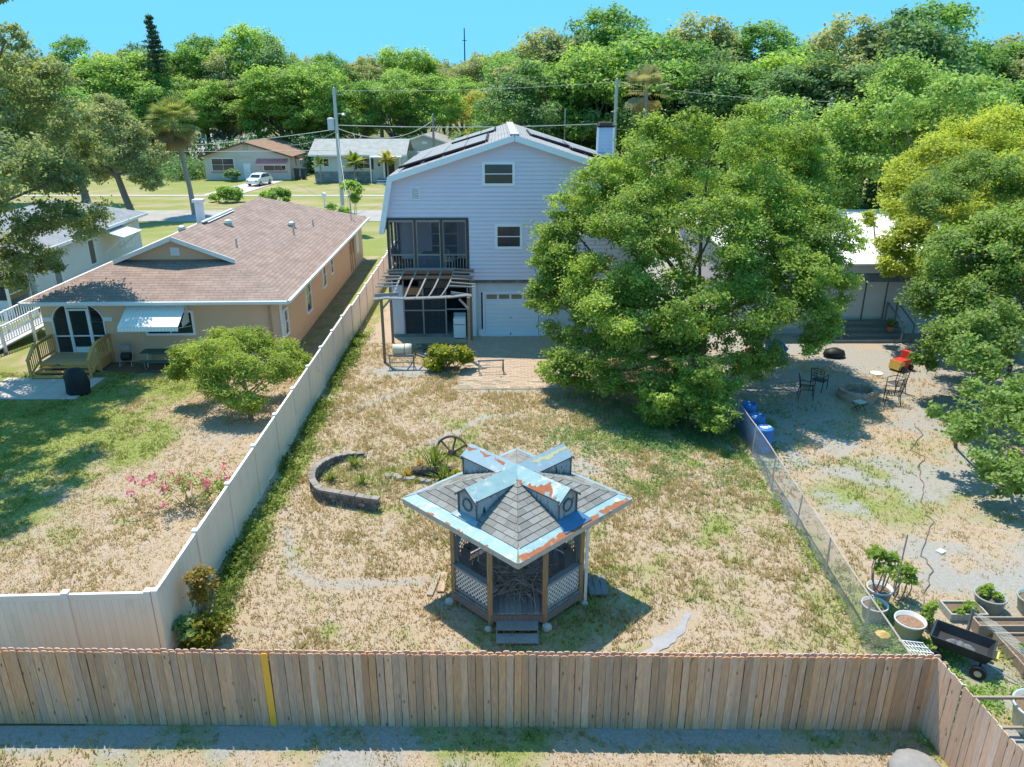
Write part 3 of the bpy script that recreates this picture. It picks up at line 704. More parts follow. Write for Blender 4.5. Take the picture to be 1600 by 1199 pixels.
# ---- blue-grey gambrel house
BH = thing('blue_house', 'tall pale blue gambrel house with screened balcony, garage door and solar roof mats', 'house', (.12, 38.75, 0), radians(1.0))
SID = mat('blue_siding', (.76,.68,.78), (.72,.64,.74), .5, .6, c=(.67,.6,.73), cscale=.4, cmin=.55, cmax=.9)
HL = 17.0; XB, ZB, XT, ZT, ZP = 6.5, 5.55, 6.02, 8.22, 9.98
def gx(z): return XB if z < ZB else (XB - (XB-XT)*(z-ZB)/(ZT-ZB) if z < ZT else XT*(1-(z-ZT)/(ZP-ZT)))
W1 = (-1.45, -.10, 7.82, 8.72); W2_ = (-.85, .28, 4.72, 5.72); PO = (-6.6, -2.28, 2.0, 6.12)
siding(BH, 3.02, ZP, lambda z: -gx(z)+.02, lambda z: gx(z)-.02, [(W1[0]-.1,W1[1]+.1,W1[2]-.1,W1[3]+.1),(W2_[0]-.1,W2_[1]+.1,W2_[2]-.1,W2_[3]+.1),PO], ident, SID, .2)
# wall shell behind the siding, with the balcony left open
sh = MB(); sh.prism([(-XB+.12,6.12),(XB-.12,6.12),(XT-.05,ZT-.05),(0,ZP-.08),(-XT+.05,ZT-.05)], .004, .14).box(-2.28, XB-.05, .004, .14, 2.85, 6.12)
sh.build('front_wall', SID, BH)
MB().box(XB-.16, XB-.03, .15, HL, 0, 5.9).box(-XB+.02, -XB+.16, 4.2, HL, 0, 5.9).box(-XB+.1, XB-.1, HL-.14, HL, 0, 8.2).prism([(-XT+.06,8.2),(XT-.06,8.2),(0,ZP-.1)], HL-.14, HL).build('outer_walls', SID, BH)
w = window(BH, *W1, front(-.02), .13, rows=2, proud=.05); w = window(BH, *W2_, front(-.02), .13, rows=2, proud=.05)
v = B(-5.1,-4.65,-.07,-.02,7.05,7.65).build('vent', WHITE, BH)
for k in range(7): B(-5.05,-4.70,-.082,-.072,7.10+k*.075,7.145+k*.075).build('louvre', mat('vent_grey', (.5,.52,.5), (.44,.46,.45), 3, .7), v)
# roof
GSH = shingle_mat('pale_grey_shingles', (.33,.33,.35), (.28,.28,.30), .17, .5)
OVF = .38
for sg in (-1, 1):
    e0 = (sg*(XT+.12), -OVF, ZT-.03); e1 = (sg*(XT+.12), HL+.3, ZT-.03); r1 = (0, HL+.3, ZP+.13); r0 = (0, -OVF, ZP+.13)
    roofface(BH, [e1,e0,r0,r1] if sg < 0 else [e0,e1,r1,r0], GSH, .1)
    l0 = (sg*(XB+.18), -OVF, ZB-.12); l1 = (sg*(XB+.18), HL+.3, ZB-.12)
    u0 = (sg*(XT+.10), -OVF, ZT-.05); u1 = (sg*(XT+.10), HL+.3, ZT-.05)
    roofface(BH, [l1,l0,u0,u1] if sg < 0 else [l0,l1,u1,u0], GSH, .1, 'lower_roof')
    MB().bar((sg*(XT+.05), -OVF-.02, ZT-.16), (sg*.0, -OVF-.02, ZP-.02), .05, .28).build('rake_board', WHITE, BH)
    MB().bar((sg*(XB+.1), -OVF-.02, ZB-.1), (sg*(XT+.02), -OVF-.02, ZT-.08), .26, .06).map(lambda v: v).build('rake_board', WHITE, BH)
    MB().slab([(sg*(XB+.0),-OVF,ZB-.1),(sg*(XT-.02),-OVF,ZT-.14),(sg*(XT-.02),0,ZT-.14),(sg*(XB),0,ZB-.1)], .03).build('soffit', WHITE, BH)
    MB().slab([(sg*XT,-OVF,ZT-.17),(0,-OVF,ZP-.05),(0,0,ZP-.05),(sg*XT,0,ZT-.17)], .03).build('soffit', WHITE, BH)
B(-.22,.22,-OVF+.05,HL,ZP+.13,ZP+.165).build('ridge_vent', mat('ridge_grey', (.42,.42,.44), (.36,.36,.38), 4, .9), BH)
# solar heating mats on both slopes
MATC = mat('solar_mat', (.27,.27,.285), (.235,.235,.25), 1.4, .5, (1,.2,1)); MBLK = mat('black_pipe', (.012,.012,.02), (.02,.02,.03), 3, .5)
def on_slope(sg, d, y, h): t = d/XT; return Vector((sg*(XT-d), y, ZT + (ZP-ZT)*t + .14 + h))
def solar(sg, d0, d1, y0, y1, n):
    for i in range(n):
        a = d0 + (d1-d0)*i/n + .02; b = d0 + (d1-d0)*(i+1)/n - .02
        q = [on_slope(sg,a,y0,.06), on_slope(sg,b,y0,.06), on_slope(sg,b,y1,.06), on_slope(sg,a,y1,.06)]
        if sg < 0: pass
        else: q = q[::-1]
        pn = MB().slab(q if (q[1]-q[0]).cross(q[2]-q[0]).z > 0 else q[::-1], .05).build('solar_mat', MATC, BH)
    MB().tube([on_slope(sg,d0,y0-.08,.05), on_slope(sg,d1,y0-.08,.05)], .065, 8).build('header_pipe', MBLK, BH)
    MB().tube([on_slope(sg,d1+.06,y0-.08,.05), on_slope(sg,d1+.06,y1,.05)], .05, 8).build('header_pipe', MBLK, BH)
solar(-1, .25, 4.6, 1.1, 8.6, 4); solar(-1, 2.4, 5.0, 10.2, 15.6, 3)
solar(1, .5, 2.9, 3.2, 9.2, 3); solar(1, 2.95, 5.0, 4.6, 10.4, 2)
# chimney
ch = thing('chimney', 'narrow blue sided chimney with rusty cap at the right side of the gambrel roof', 'chimney', (5.35, 46.5, 0), radians(1))
siding(ch, 7.6, 10.15, lambda z: -.42, lambda z: .42, [], front(-.4), mat('chimney_siding', (.56,.60,.74), (.50,.55,.68), .8, .6), .2); B(-.42,.42,-.4,.42,6.6,10.14).build('shaft', MATS['chimney_siding'], ch)
for sx in (-.44,.44): B(sx-.05,sx+.05,-.46,-.40,7.2,10.16).build('corner_board', WHITE, ch)
B(-.48,.48,-.48,.48,10.15,10.25).build('cap', MBLK, ch); B(-.36,.36,-.36,.36,10.25,10.42).build('spark_guard', mat('rusty_cap', (.2,.1,.07), (.12,.08,.07), 6, .9), ch)
# balcony
OLDW = wood('old_dark_wood', (.13,.10,.08), (.07,.055,.05), rnd=.2); FRW = wood('screen_frame_wood', (.34,.30,.27), (.2,.17,.15), rnd=.15)
B(-6.4,-2.3,.0,4.1,3.02,3.3).build('balcony_floor', OLDW, BH); B(-6.4,-2.28,0,4.15,6.12,6.3).build('balcony_ceiling', mat('ceiling_grey', (.4,.4,.42), (.34,.34,.36), 2, .8), BH)
siding(BH, 3.3, 6.12, lambda z: -6.4, lambda z: -2.3, [(-4.6,-3.0,3.3,5.4)], front(4.1), SID, .2, 'balcony_back_wall'); B(-6.4,-2.3,4.11,4.2,3.3,6.12).build('balcony_wall_core', SID, BH)
B(-2.42,-2.29,.16,4.1,3.3,6.12).build('balcony_side_wall', SID, BH)
w = window(BH, -4.5,-3.1,3.35,5.35, front(4.05), .09, rows=3, cols=2, name='balcony_door')
for xx in (-6.33,-4.98,-3.66,-2.36): B(xx-.06,xx+.06,-.06,.06,3.02,6.12).build('balcony_post', OLDW, BH)
for xx in (-6.33,): 
    for yy in (1.4,2.8,4.0): B(xx-.05,xx+.05,yy-.05,yy+.05,3.02,6.0).build('balcony_post', OLDW, BH)
for a, b in ((-6.27,-5.04),(-4.92,-3.72),(-3.6,-2.42)):
    fr = MB().box(a,a+.05,-.075,-.03,3.35,6.02).box(b-.05,b,-.075,-.03,3.35,6.02).box(a+.05,b-.05,-.075,-.03,5.95,6.02).box(a+.05,b-.05,-.075,-.03,4.28,4.36).box(a+.05,b-.05,-.075,-.03,3.35,3.43).build('screen_frame', FRW if a > -5 else FRW, BH)
    B(a+.05,b-.05,-.052,-.05,4.36,5.95).build('screen', screenmat('insect_screen', (.10,.11,.13), .55 if a > -4 else .3), fr)
    if a == -4.92: B(a+.05,b-.05,-.052,-.05,3.43,4.28).build('screen', screenmat('dense_screen', (.12,.13,.16), .6), fr)
    x = a + .12
    while x < b-.08: B(x,x+.035,-.02,.015,3.40,4.30).build('baluster', FRW, BH); x += .145
B(-6.35,-2.3,-.09,-.02,6.05,6.16).build('balcony_beam', OLDW, BH); B(-6.35,-2.3,-.09,-.02,3.05,3.3).build('balcony_beam', OLDW, BH)
for z in (3.4,4.3): B(-6.36,-6.3,.05,4.1,z,z+.07).build('balcony_rail', FRW, BH)
# things on the balcony
def simple_table(name, label, loc, L, Wd, H, top, leg, rz=0):
    t = thing(name, label, 'table', loc, rz); B(-L/2,L/2,-Wd/2,Wd/2,H-.04,H).build('tabletop', top, t)
    for sx in (-1,1):
        for sy in (-1,1): B(sx*(L/2-.06)-.025,sx*(L/2-.06)+.025,sy*(Wd/2-.06)-.025,sy*(Wd/2-.06)+.025,0,H-.04).build('leg', leg, t)
simple_table('patio_table', 'green topped table on the screened balcony', (-4.1,40.6,3.3), 1.3, .8, .75, mat('green_table', (.12,.30,.27), (.1,.25,.22), 3, .5), WHITE)
pc = thing('patio_chair', 'white plastic chair behind the balcony table', 'chair', (-3.4,40.2,3.3), .5)
B(-.24,.24,-.24,.24,.40,.44).build('seat', WHITE, pc)
for k in range(5): MB().tube([(-.2+.1*k,.22,.44),(-.2+.1*k,.3,.92)], .014, 6).build('back_slat', WHITE, pc)
MB().tube([(-.24,.22,.44),(-.22,.31,.86),(0,.33,.97),(.22,.31,.86),(.24,.22,.44)], .02, 6).build('back_frame', WHITE, pc)
for sx in (-.2,.2):
    for sy in (-.2,.2): MB().tube([(sx,sy,0),(sx*.95,sy*.95,.4)], .018, 6).build('leg', WHITE, pc)
    MB().tube([(sx*1.2,-.2,.44),(sx*1.2,-.2,.64),(sx*1.2,.26,.66)], .018, 6).build('arm', WHITE, pc)
lo = thing('lounge_chair', 'brown slatted lounge chair at the left end of the balcony', 'chair', (-5.6,39.9,3.3), .9)
B(-.3,.3,-.6,.4,.32,.38).build('seat', wood('red_wood', (.25,.11,.07), (.17,.08,.05)), lo); MB().slab([(-.3,.4,.36),(.3,.4,.36),(.3,.9,1.0),(-.3,.9,1.0)], .05).build('backrest', MATS['red_wood'], lo)
for sx in (-.27,.27):
    for sy in (-.5,.35): B(sx-.03,sx+.03,sy-.03,sy+.03,0,.33).build('leg', MATS['red_wood'], lo)
# ground floor
STU = mat('garage_wall', (.66,.66,.72), (.58,.58,.63), 1.2, .85, c=(.28,.29,.30), cscale=1.0, cmin=.58, cmax=.8, bump=.2)
B(-2.28,-1.72,.1,.3,0,2.85).build('garage_wall', STU, BH); B(1.28,XB-.1,.1,.3,0,2.85).build('garage_wall', STU, BH); B(-1.72,1.28,.1,.3,2.32,2.85).build('garage_wall', STU, BH)
B(-2.3,XB-.05,-.03,.32,2.85,3.0).build('rotten_beam', mat('rotten_wood', (.10,.08,.07), (.22,.20,.19), 3, .95, (1,1,1), c=(.3,.2,.14), cscale=3), BH)
B(-2.28,-1.98,-.1,.1,0,2.84).build('pilaster', WHITE, BH)
for a, b in ((-1.86,-1.62),(1.30,1.75)): B(a,b,-.02,.1,0,.34).build('plinth_block', WHITE, BH)
gd = B(-1.64,-1.52,.06,.14,0,2.36).box(1.14,1.26,.06,.14,0,2.36).box(-1.52,1.14,.06,.14,2.26,2.36).build('garage_door', mat('door_white', (.8,.8,.86), (.75,.75,.81), .8, .5), BH)
DW = MATS['door_white']
for k in range(8):
    z = .02 + k*.235
    B(-1.515,1.135,.13,.17,z,z+.228).build('door_panel', DW, gd)
B(-1.515,1.135,.135,.17,1.9,2.255).build('window_rail', DW, gd)
for k in range(4):
    x = -1.44 + k*.645; pn = MB().box(x,x+.54,.125,.134,1.97,2.2).build('door_window', mat('tan_blind', (.22,.19,.13), (.15,.13,.1), 3, .3, spec=.6), gd)
B(-.22,-.16,.10,.13,.95,1.0).build('door_handle', MBLK, gd); B(-.22,-.16,.10,.13,.04,.14).build('door_lock', MBLK, gd)
B(-1.7,1.3,-.15,.1,-.03,.05).build('door_sill', STU, BH)
# screened room under the balcony
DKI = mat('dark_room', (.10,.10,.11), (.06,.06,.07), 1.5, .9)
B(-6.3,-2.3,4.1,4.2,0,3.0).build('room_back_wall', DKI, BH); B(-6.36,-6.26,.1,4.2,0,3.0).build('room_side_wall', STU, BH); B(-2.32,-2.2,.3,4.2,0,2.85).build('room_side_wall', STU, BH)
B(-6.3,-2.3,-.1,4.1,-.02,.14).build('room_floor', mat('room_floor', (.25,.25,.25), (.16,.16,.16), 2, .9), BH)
B(-6.36,-5.72,-.02,.1,.1,2.75).build('white_panel', STU, BH)
GF = mat('grey_frame', (.36,.34,.32), (.26,.24,.23), 3, .8)
for x in (-5.72,-4.72,-3.55,-2.42): B(x-.035,x+.035,-.04,.04,.14,3.0).build('screen_post', GF, BH)
for a, b in ((-5.68,-4.76),(-4.68,-3.6)):
    B(a,b,-.03,.03,1.38,1.44).build('screen_rail', GF, BH); B(a,b,-.002,.002,.16,2.7).build('screen', screenmat('insect_screen2', (.08,.08,.09), .4), BH)
B(-5.68,-4.76,-.03,.03,2.25,2.62).build('orange_board', wood('cedar_board', (.42,.20,.10), (.3,.15,.08)), BH)
B(-3.5,-2.46,-.03,.03,1.44,1.5).build('screen_rail', GF, BH)
B(-4.9,-2.4,-.06,.0,2.62,3.0).build('header', OLDW, BH); 
# white appliance and ladder
wa = thing('washing_machine', 'white appliance standing in the room under the balcony', 'appliance', (-2.72,38.55,.02), radians(1))
B(-.31,.31,-.3,.3,.03,1.05).build('cabinet', WHITE, wa); B(-.31,.31,.12,.3,1.05,1.25).build('control_panel', mat('panel_grey', (.35,.36,.38), (.3,.3,.32), 3, .4), wa); B(-.29,.29,-.315,-.3,.72,.76).build('trim_strip', GF, wa); B(-.3,.3,-.3,.1,1.05,1.07).build('lid', WHITE, wa)
la = thing('step_ladder', 'wooden ladder leaning in the dark screened room', 'ladder', (-4.15,40.3,.14))
for sx in (-.2,.2): MB().bar((sx,0,0),(sx*.8,.5,2.3), .04,.07).build('rail', FRW, la)
for k in range(6): z = .3+k*.33; MB().bar((-.19,z*.217,z),(.19,z*.217,z), .03).build('rung', FRW, la)
# ---- pergola
PG = thing('pergola', 'collapsing weathered wooden pergola with curved rafters under the balcony', 'pergola', (-4.05, 36.3, 0), radians(1.0))
PB = wood('pergola_brown', (.30,.20,.13), (.2,.14,.1), rnd=.15); PGW = wood('pergola_grey', (.36,.35,.36), (.24,.23,.24), rnd=.18)
for x, y, h in ((-2.0,-1.85,3.15),(-2.0,1.2,3.3),(2.0,-1.6,3.1),(2.0,1.6,3.3)): B(x-.06,x+.06,y-.06,y+.06,-.05,h).build('post', PB, PG)
MB().tube([(-2.35,-1.9,3.10),(-1.8,-1.88,3.16),(-.9,-1.85,3.12),(.2,-1.82,3.14),(1.2,-1.8,3.18),(1.9,-1.75,3.24),(2.15,-1.7,3.2)], .07, 4).build('front_beam', PGW, PG)
MB().bar((-2.3,-1.78,3.25),(-1.2,-1.78,3.32), .04,.15).build('front_board', PGW, PG); MB().bar((1.2,-1.74,3.35),(2.2,-1.7,3.2), .04,.13).build('front_board', PGW, PG)
MB().bar((-2.2,2.05,3.5),(2.15,2.05,3.5), .05,.16).build('back_beam', wood('pergola_rust', (.36,.19,.11), (.24,.13,.09)), PG)
MB().bar((-2.2,1.2,3.42),(2.15,1.2,3.42), .05,.14).build('cross_beam', PB, PG)
for k in range(5):
    x = -1.35 + k*.62; w = .18 if k in (3,) else .06*k
    MB().tube([(x,2.1,3.62),(x+.01,1.0,3.6),(x-.03,0,3.55),(x-.06-w*.4,-1.0,3.42),(x-.10-w,-1.6,3.24),(x-.12-w*1.6,-1.9,3.14)], .038, 4).build('rafter', PGW, PG)
for k in range(6):
    y = 1.9 - k*.62; s_ = random.uniform(-.06,.06)
    MB().bar((-2.25-.02*k,y+s_,3.66-.03*k),(-1.30,y,3.68-.03*k), .05,.05).build('slat', PGW, PG)
    MB().bar((1.1,y,3.70-.03*k),(2.2+.02*k,y+s_*2,3.66-.04*k), .05,.05).build('slat', PGW, PG)
for k in range(3): MB().bar((-1.3,1.9-k*.2,3.72),(1.2,1.9-k*.2,3.72), .05,.04).build('slat', PGW, PG)
for x, sg in ((-2.0,1),(2.0,-1)): MB().bar((x,-1.8,2.6),(x+sg*.42,-1.8,3.08), .05,.09).build('brace', PGW, PG)

# ---- brown stucco house
BR = thing('stucco_house', 'tan stucco house with mauve shingle roof, arched screen entry and striped awning', 'house', (-16.32, 34.62, 0), radians(1.75))
ST = mat('tan_stucco', (.72,.46,.31), (.67,.43,.29), .6, .9, bump=.25, bscale=40, c=(.52,.33,.21), cscale=.5, cmin=.6, cmax=.9)
Lh = 24.5; EV = 3.08; K = .405; HWd = 5.5; OV = .5; RZ = EV + K*(HWd+OV)
AX0, AX1, AF, AS = -5.05, -2.70, .55, 2.0     # arch left, right, floor, spring
ar = (AX1-AX0)/2; ac = (AX0+AX1)/2
fwl = MB(); fwl.prism([(-HWd,-.1),(AX0,-.1),(AX0,AS),(AX0,EV+.05),(-HWd,EV+.05)], 0, .2)
n = 20; arc = [(ac - ar*cos(pi*i/n), AS + .92*ar*.86*sin(pi*i/n)) for i in range(n+1)]
for i in range(n): fwl.prism([arc[i], arc[i+1], (arc[i+1][0], EV+.05), (arc[i][0], EV+.05)], 0, .2)
fwl.box(AX0, AX1, 0, .2, -.1, AF-.1).box(AX1, -.85, 0, .2, -.1, EV+.05).box(-.85, 1.45, 0, .2, -.1, 1.3).box(-.85, 1.45, 0, .2, 2.5, EV+.05).box(1.45, HWd, 0, .2, -.1, EV+.05)
fwl.build('front_wall', ST, BR)
SW = [(.35,.95,1.15,2.3),(5.0,6.1,.95,2.75),(9.4,10.3,1.3,2.55),(11.9,12.6,1.55,2.4)]
swl = MB(); yy = .2
for a, b, z0, z1 in SW:
    swl.box(HWd-.2,HWd,yy,a,-.1,EV+.05).box(HWd-.2,HWd,a,b,-.1,z0).box(HWd-.2,HWd,a,b,z1,EV+.05); yy = b
swl.box(HWd-.2,HWd,yy,Lh,-.1,EV+.05).build('side_wall', ST, BR); B(-HWd,-HWd+.2,.2,Lh,-.1,EV+.05).build('left_wall', ST, BR); B(-HWd,HWd,Lh-.0,Lh+.2,-.1,EV).build('back_wall', ST, BR)
B(HWd-.02,HWd+.03,.0,Lh,-.05,.42).build('plinth', ST, BR)
for a, b, z0, z1 in SW: window(BR, a, b, z0, z1, side(HWd+.03), .09, rows=2, glass=GLASS)
window(BR, -.75, 1.35, 1.4, 2.4, front(.0), .1, rows=1, cols=2)
# screen entry
PW = mat('porch_white', (.74,.74,.75), (.68,.68,.69), 2, .5)
en = MB()
for i in range(n): en.bar((arc[i][0],-.02,arc[i][1]), (arc[i+1][0],-.02,arc[i+1][1]), .06, .05)
en.box(AX0-.02,AX0+.04,-.05,.02,AF-.1,AS).box(AX1-.04,AX1+.02,-.05,.02,AF-.1,AS).build('arch_trim', PW, BR)
dx0, dx1 = ac-.44, ac+.50
for x in (dx0-.06, dx1): B(x,x+.06,-.03,.05,AF-.1,2.9).build('door_jamb', PW, BR)
dr = MB().box(dx0,dx0+.07,-.02,.03,AF-.08,2.62).box(dx1-.09,dx1,-.02,.03,AF-.08,2.62).box(dx0+.09,dx1-.09,-.02,.03,2.52,2.62).box(dx0+.09,dx1-.09,-.02,.03,1.28,1.34).box(dx0+.09,dx1-.09,-.02,.03,AF-.08,AF+.22).build('screen_door', PW, BR)
B(dx0+.09,dx1-.09,.0,.004,AF+.22,2.52).build('screen', screenmat('porch_screen', (.05,.06,.06), .35), dr)
B(dx0,dx1,-.025,.035,2.66,2.74).build('transom_bar', PW, BR)
for a, b in ((AX0+.04,dx0-.08),(dx1+.08,AX1-.04)):
    B(a,b,-.03,.03,1.28,1.34).build('mid_rail', PW, BR); B(a,b,-.03,.03,AF-.1,AF-.04).build('bottom_rail', PW, BR)
    B(a,b,.0,.004,AF-.04,AS+.2).build('screen', screenmat('porch_screen', (.05,.06,.06), .35), BR)
B(AX0-.42,AX0,-.05,-.002,2.02,2.22).build('trim_band', PW, BR); B(AX1,AX1+.42,-.05,-.002,2.02,2.22).build('trim_band', PW, BR)
B(-HWd+.1,-1.6,2.6,2.75,.3,EV).build('porch_back_wall', mat('porch_inner', (.22,.21,.19), (.15,.15,.14), 1, .9), BR); B(-1.7,-1.55,.2,2.6,.3,EV).build('porch_side_wall', MATS['porch_inner'], BR)
B(-HWd+.2,-1.6,.2,2.6,.3,.45).build('porch_floor', conc, BR); window(BR, -4.6,-3.8,1.3,2.4, front(2.6), .07)
# roof: hip front with a small gable
MSH = shingle_mat('mauve_shingles', (.32,.24,.215), (.265,.195,.175), .2, .55)
xe = HWd+OV; gy = 3.15; gz = EV + K*(gy); gh = (RZ-gz)/K     # gablet: base height and half width
y0 = -OV; yb = Lh + OV
roofface(BR, [(-xe,y0,EV),(xe,y0,EV),(xe-gy-OV*0,y0+gy,gz),(-(xe-gy),y0+gy,gz)], MSH, .12)
for sg in (1, -1):
    q = [(sg*xe,y0,EV),(sg*xe,yb,EV),(0,yb,RZ),(0,y0+gy-.35,RZ),(sg*(gh),y0+gy-.35,gz),(sg*gh,y0+gy,gz)]
    q = [(sg*xe,y0,EV),(sg*xe,yb,EV),(0,yb-7.2,RZ),(0,y0+gy-.3,RZ),(sg*(gh),y0+gy-.3,gz+.01),(sg*(gh),y0+gy,gz)]
    if sg < 0: q = [q[1],q[0]] + q[:1:-1]
    roofface(BR, q, MSH, .12)
    MB().bar((sg*(gh+.05),y0+gy-.33,gz-.05),(0,y0+gy-.33,RZ-.09), .05,.2).build('gablet_rake', PW, BR)
    B(sg*xe-.03,sg*xe+.03,y0,yb,EV-.2,EV-.01).build('fascia', PW, BR)
    gt = MB().box(sg*(xe+.09)-.06,sg*(xe+.09)+.06,y0,yb,EV-.14,EV-.02).build('gutter', PW, BR)
    MB().slab([(sg*HWd,0,EV-.14),(sg*xe,y0,EV-.14),(sg*xe,yb,EV-.14),(sg*HWd,yb,EV-.14)], .02).build('soffit', PW, BR)
roofface(BR, [(xe,yb,EV),(-xe,yb,EV),(0,yb-7.2,RZ)], MSH, .12)
MB().prism([(-gh+.1,gz-.1),(gh-.1,gz-.1),(0,RZ-.15)], y0+gy, y0+gy+.1).build('gablet_wall', ST, BR)
B(-.22,.22,y0+gy-.05,y0+gy,gz+.2,gz+.6).build('gable_vent', PW, BR)
B(-xe,xe,y0-.05,y0+.02,EV-.2,EV-.01).build('fascia', PW, BR); B(-xe,xe,y0-.15,y0-.05,EV-.14,EV-.03).build('gutter', PW, BR); MB().add([(-xe,y0,EV-.15),(xe,y0,EV-.15),(xe,0,EV-.15),(-xe,0,EV-.15)], [(0,1,2,3)]).build('soffit', PW, BR)
def on_roof(x, y): return EV + K*(xe-abs(x))
for x, y in ((3.6,11.5),(3.9,15.5),(2.3,4.8)): 
    z = on_roof(x,y); MB().tube([(x,y,z-.1),(x,y,z+.42)], .05, 8).build('vent_pipe', GALV, BR)
for x, y, c_ in ((3.1,13.2,GALV),(.9,8.2,mat('greenish_dome', (.42,.48,.42), (.5,.55,.5), 3, .5)),(-2.2,9.5,GALV)):
    z = on_roof(x,y); MB().lathe([(.2,-.05),(.2,.12),(.26,.14),(.2,.26),(.08,.32)], 14, (x,y,z)).build('roof_vent', c_, BR)
MB().slab([(.05,7.0,RZ+.05),(.25,7.0,RZ-.02),(.25,11.5,RZ-.02),(.05,11.5,RZ+.05)], .03).build('ridge_flashing', PW, BR); MB().bar((.1,6.5,RZ+.06),(.1,11.5,RZ+.06), .16,.06).build('ridge_flashing', PW, BR)
B(-2.6,-2.2,13,13.4,on_roof(-2.4,0)-.2,RZ+.25).box(-2.7,-2.1,12.9,13.5,RZ+.25,RZ+.42).build('furnace_flue', WHITE, BR)
MB().tube([(5.2,22.2,2.9),(5.2,22.2,5.4)], .04, 6).build('service_mast', GALV, BR)
for x in (HWd-.55,): B(x,x+.08,-.09,-.01,.1,EV-.2).build('downspout', mat('tan_pipe', (.45,.32,.22), (.4,.28,.19), 2, .6), BR)
B(HWd-.02,HWd+.08,-.08,.02,.05,EV-.2).build('downspout', PW, BR)
for yy in (19.2,20.2): B(HWd+.03,HWd+.12,yy,yy+.35,1.3,2.2).build('meter_box', mat('tan_pipe', (.45,.32,.22), (.4,.28,.19), 2, .6), BR)
for yy in (18.9,19.6,20.6): MB().tube([(HWd+.06,yy,.1),(HWd+.06,yy,2.9 if yy > 19 else 1.9)], .03, 6).build('conduit', MATS['tan_pipe'], BR)
B(HWd+.01,HWd+.05,21.6,22.7,.9,2.6).build('white_door', PW, BR)
for x, z in ((1.6,1.05),(-1.0,1.05),(2.6,1.35)): MB().lathe([(.04,0),(.05,.04),(.03,.08)], 8, (x,-.04,z)).build('wall_fitting', PW, BR)
# awning over the front window
aw = B(-1.45,1.25,-.06,.0,2.80,2.88).build('awning', PW, BR)
AWN = mat('awning_metal', (.80,.80,.78), (.75,.75,.73), 1.5, .45)
ns = 18
for k in range(ns):
    x0 = -1.45 + 2.7*k/ns; x1 = x0 + 2.7/ns - .01; xm = 0
    MB().slab([(x0,-.02,2.88),(x0,-1.42,2.12),(x1,-1.42,2.12),(x1,-.02,2.88)], .012).build('awning_slat', AWN, aw)
    MB().slab([(x0,-1.42,2.115),(x0,-1.47,1.92),(x1,-1.47,1.92),(x1,-1.42,2.115)], .012).build('awning_valance', AWN, aw)
MB().tube([(1.25,-1.4,2.05),(1.28,0,1.75)], .012, 5).build('awning_arm', PW, aw); MB().tube([(-1.45,-1.4,2.05),(-1.45,0,1.75)], .012, 5).build('awning_arm', PW, aw)
for sx in (1.24,):
    for k in range(7): MB().bar((sx,-.1-k*.13,2.78-k*.092),(sx,-.1-k*.13,1.75+.2), .02,.05).build('awning_side_slat', AWN, aw)
# entry stair of new timber
DK = thing('entry_deck', 'new golden timber steps and railings at the arched entry', 'deck', (-16.32, 34.62, 0), radians(1.75))
NT = wood('new_timber', (.66,.38,.13), (.50,.27,.09), rnd=.15); NTD = wood('deck_timber', (.52,.38,.24), (.4,.29,.18), rnd=.12)
for k in range(10): B(AX0-.1,AX1+.15,-.12-k*.145,-.12-k*.145+.138,.47,.505).build('deck_board', NTD, DK)
B(AX0-.1,AX1+.15,-1.46,-1.42,.1,.47).build('rim_board', NT, DK); B(AX1+.11,AX1+.15,-1.42,0,.1,.47).build('rim_board', NT, DK)
for k in range(3):
    z = .36 - k*.125; y = -1.46 - k*.3; B(AX0-.05,AX1+.1,y-.32,y-.0,z-.035,z).build('tread', NT, DK); B(AX0-.02,AX1+.07,y-.03,y,z-.16,z-.035).build('riser', NTD, DK)
for sx in (AX0-.14, AX1+.15):
    pts = [(-.1,1.42),(-1.35,1.42),(-1.75,1.30),(-2.35,.86)]
    for (ya,za),(yb_,zb_) in zip(pts[:-1],pts[1:]): MB().bar((sx,ya,za),(sx,yb_,zb_), .14,.04).build('cap_rail', NT, DK)
    for (ya,za),(yb_,zb_) in zip(pts[:-1],pts[1:]): MB().bar((sx,ya,za-.09),(sx,yb_,zb_-.09), .04,.09).build('top_rail', NT, DK)
    MB().bar((sx,-.1,.62),(sx,-1.4,.62), .04,.09).build('bottom_rail', NT, DK); MB().bar((sx,-1.4,.55),(sx,-2.3,.2), .04,.09).build('bottom_rail', NT, DK)
    for y in (-.12,-1.38,-2.3): B(sx-.045,sx+.045,y-.045,y+.045,0,1.42 if y > -2 else .9).build('post', NT, DK)
    y = -.25
    while y > -2.25:
        zt = 1.38 if y > -1.4 else 1.38 - (abs(y)-1.4)*.62; zb2 = .58 if y > -1.4 else .58-(abs(y)-1.4)*.39
        B(sx-.018,sx+.018,y-.02,y+.02,zb2,zt).build('baluster', NT, DK); y -= .15

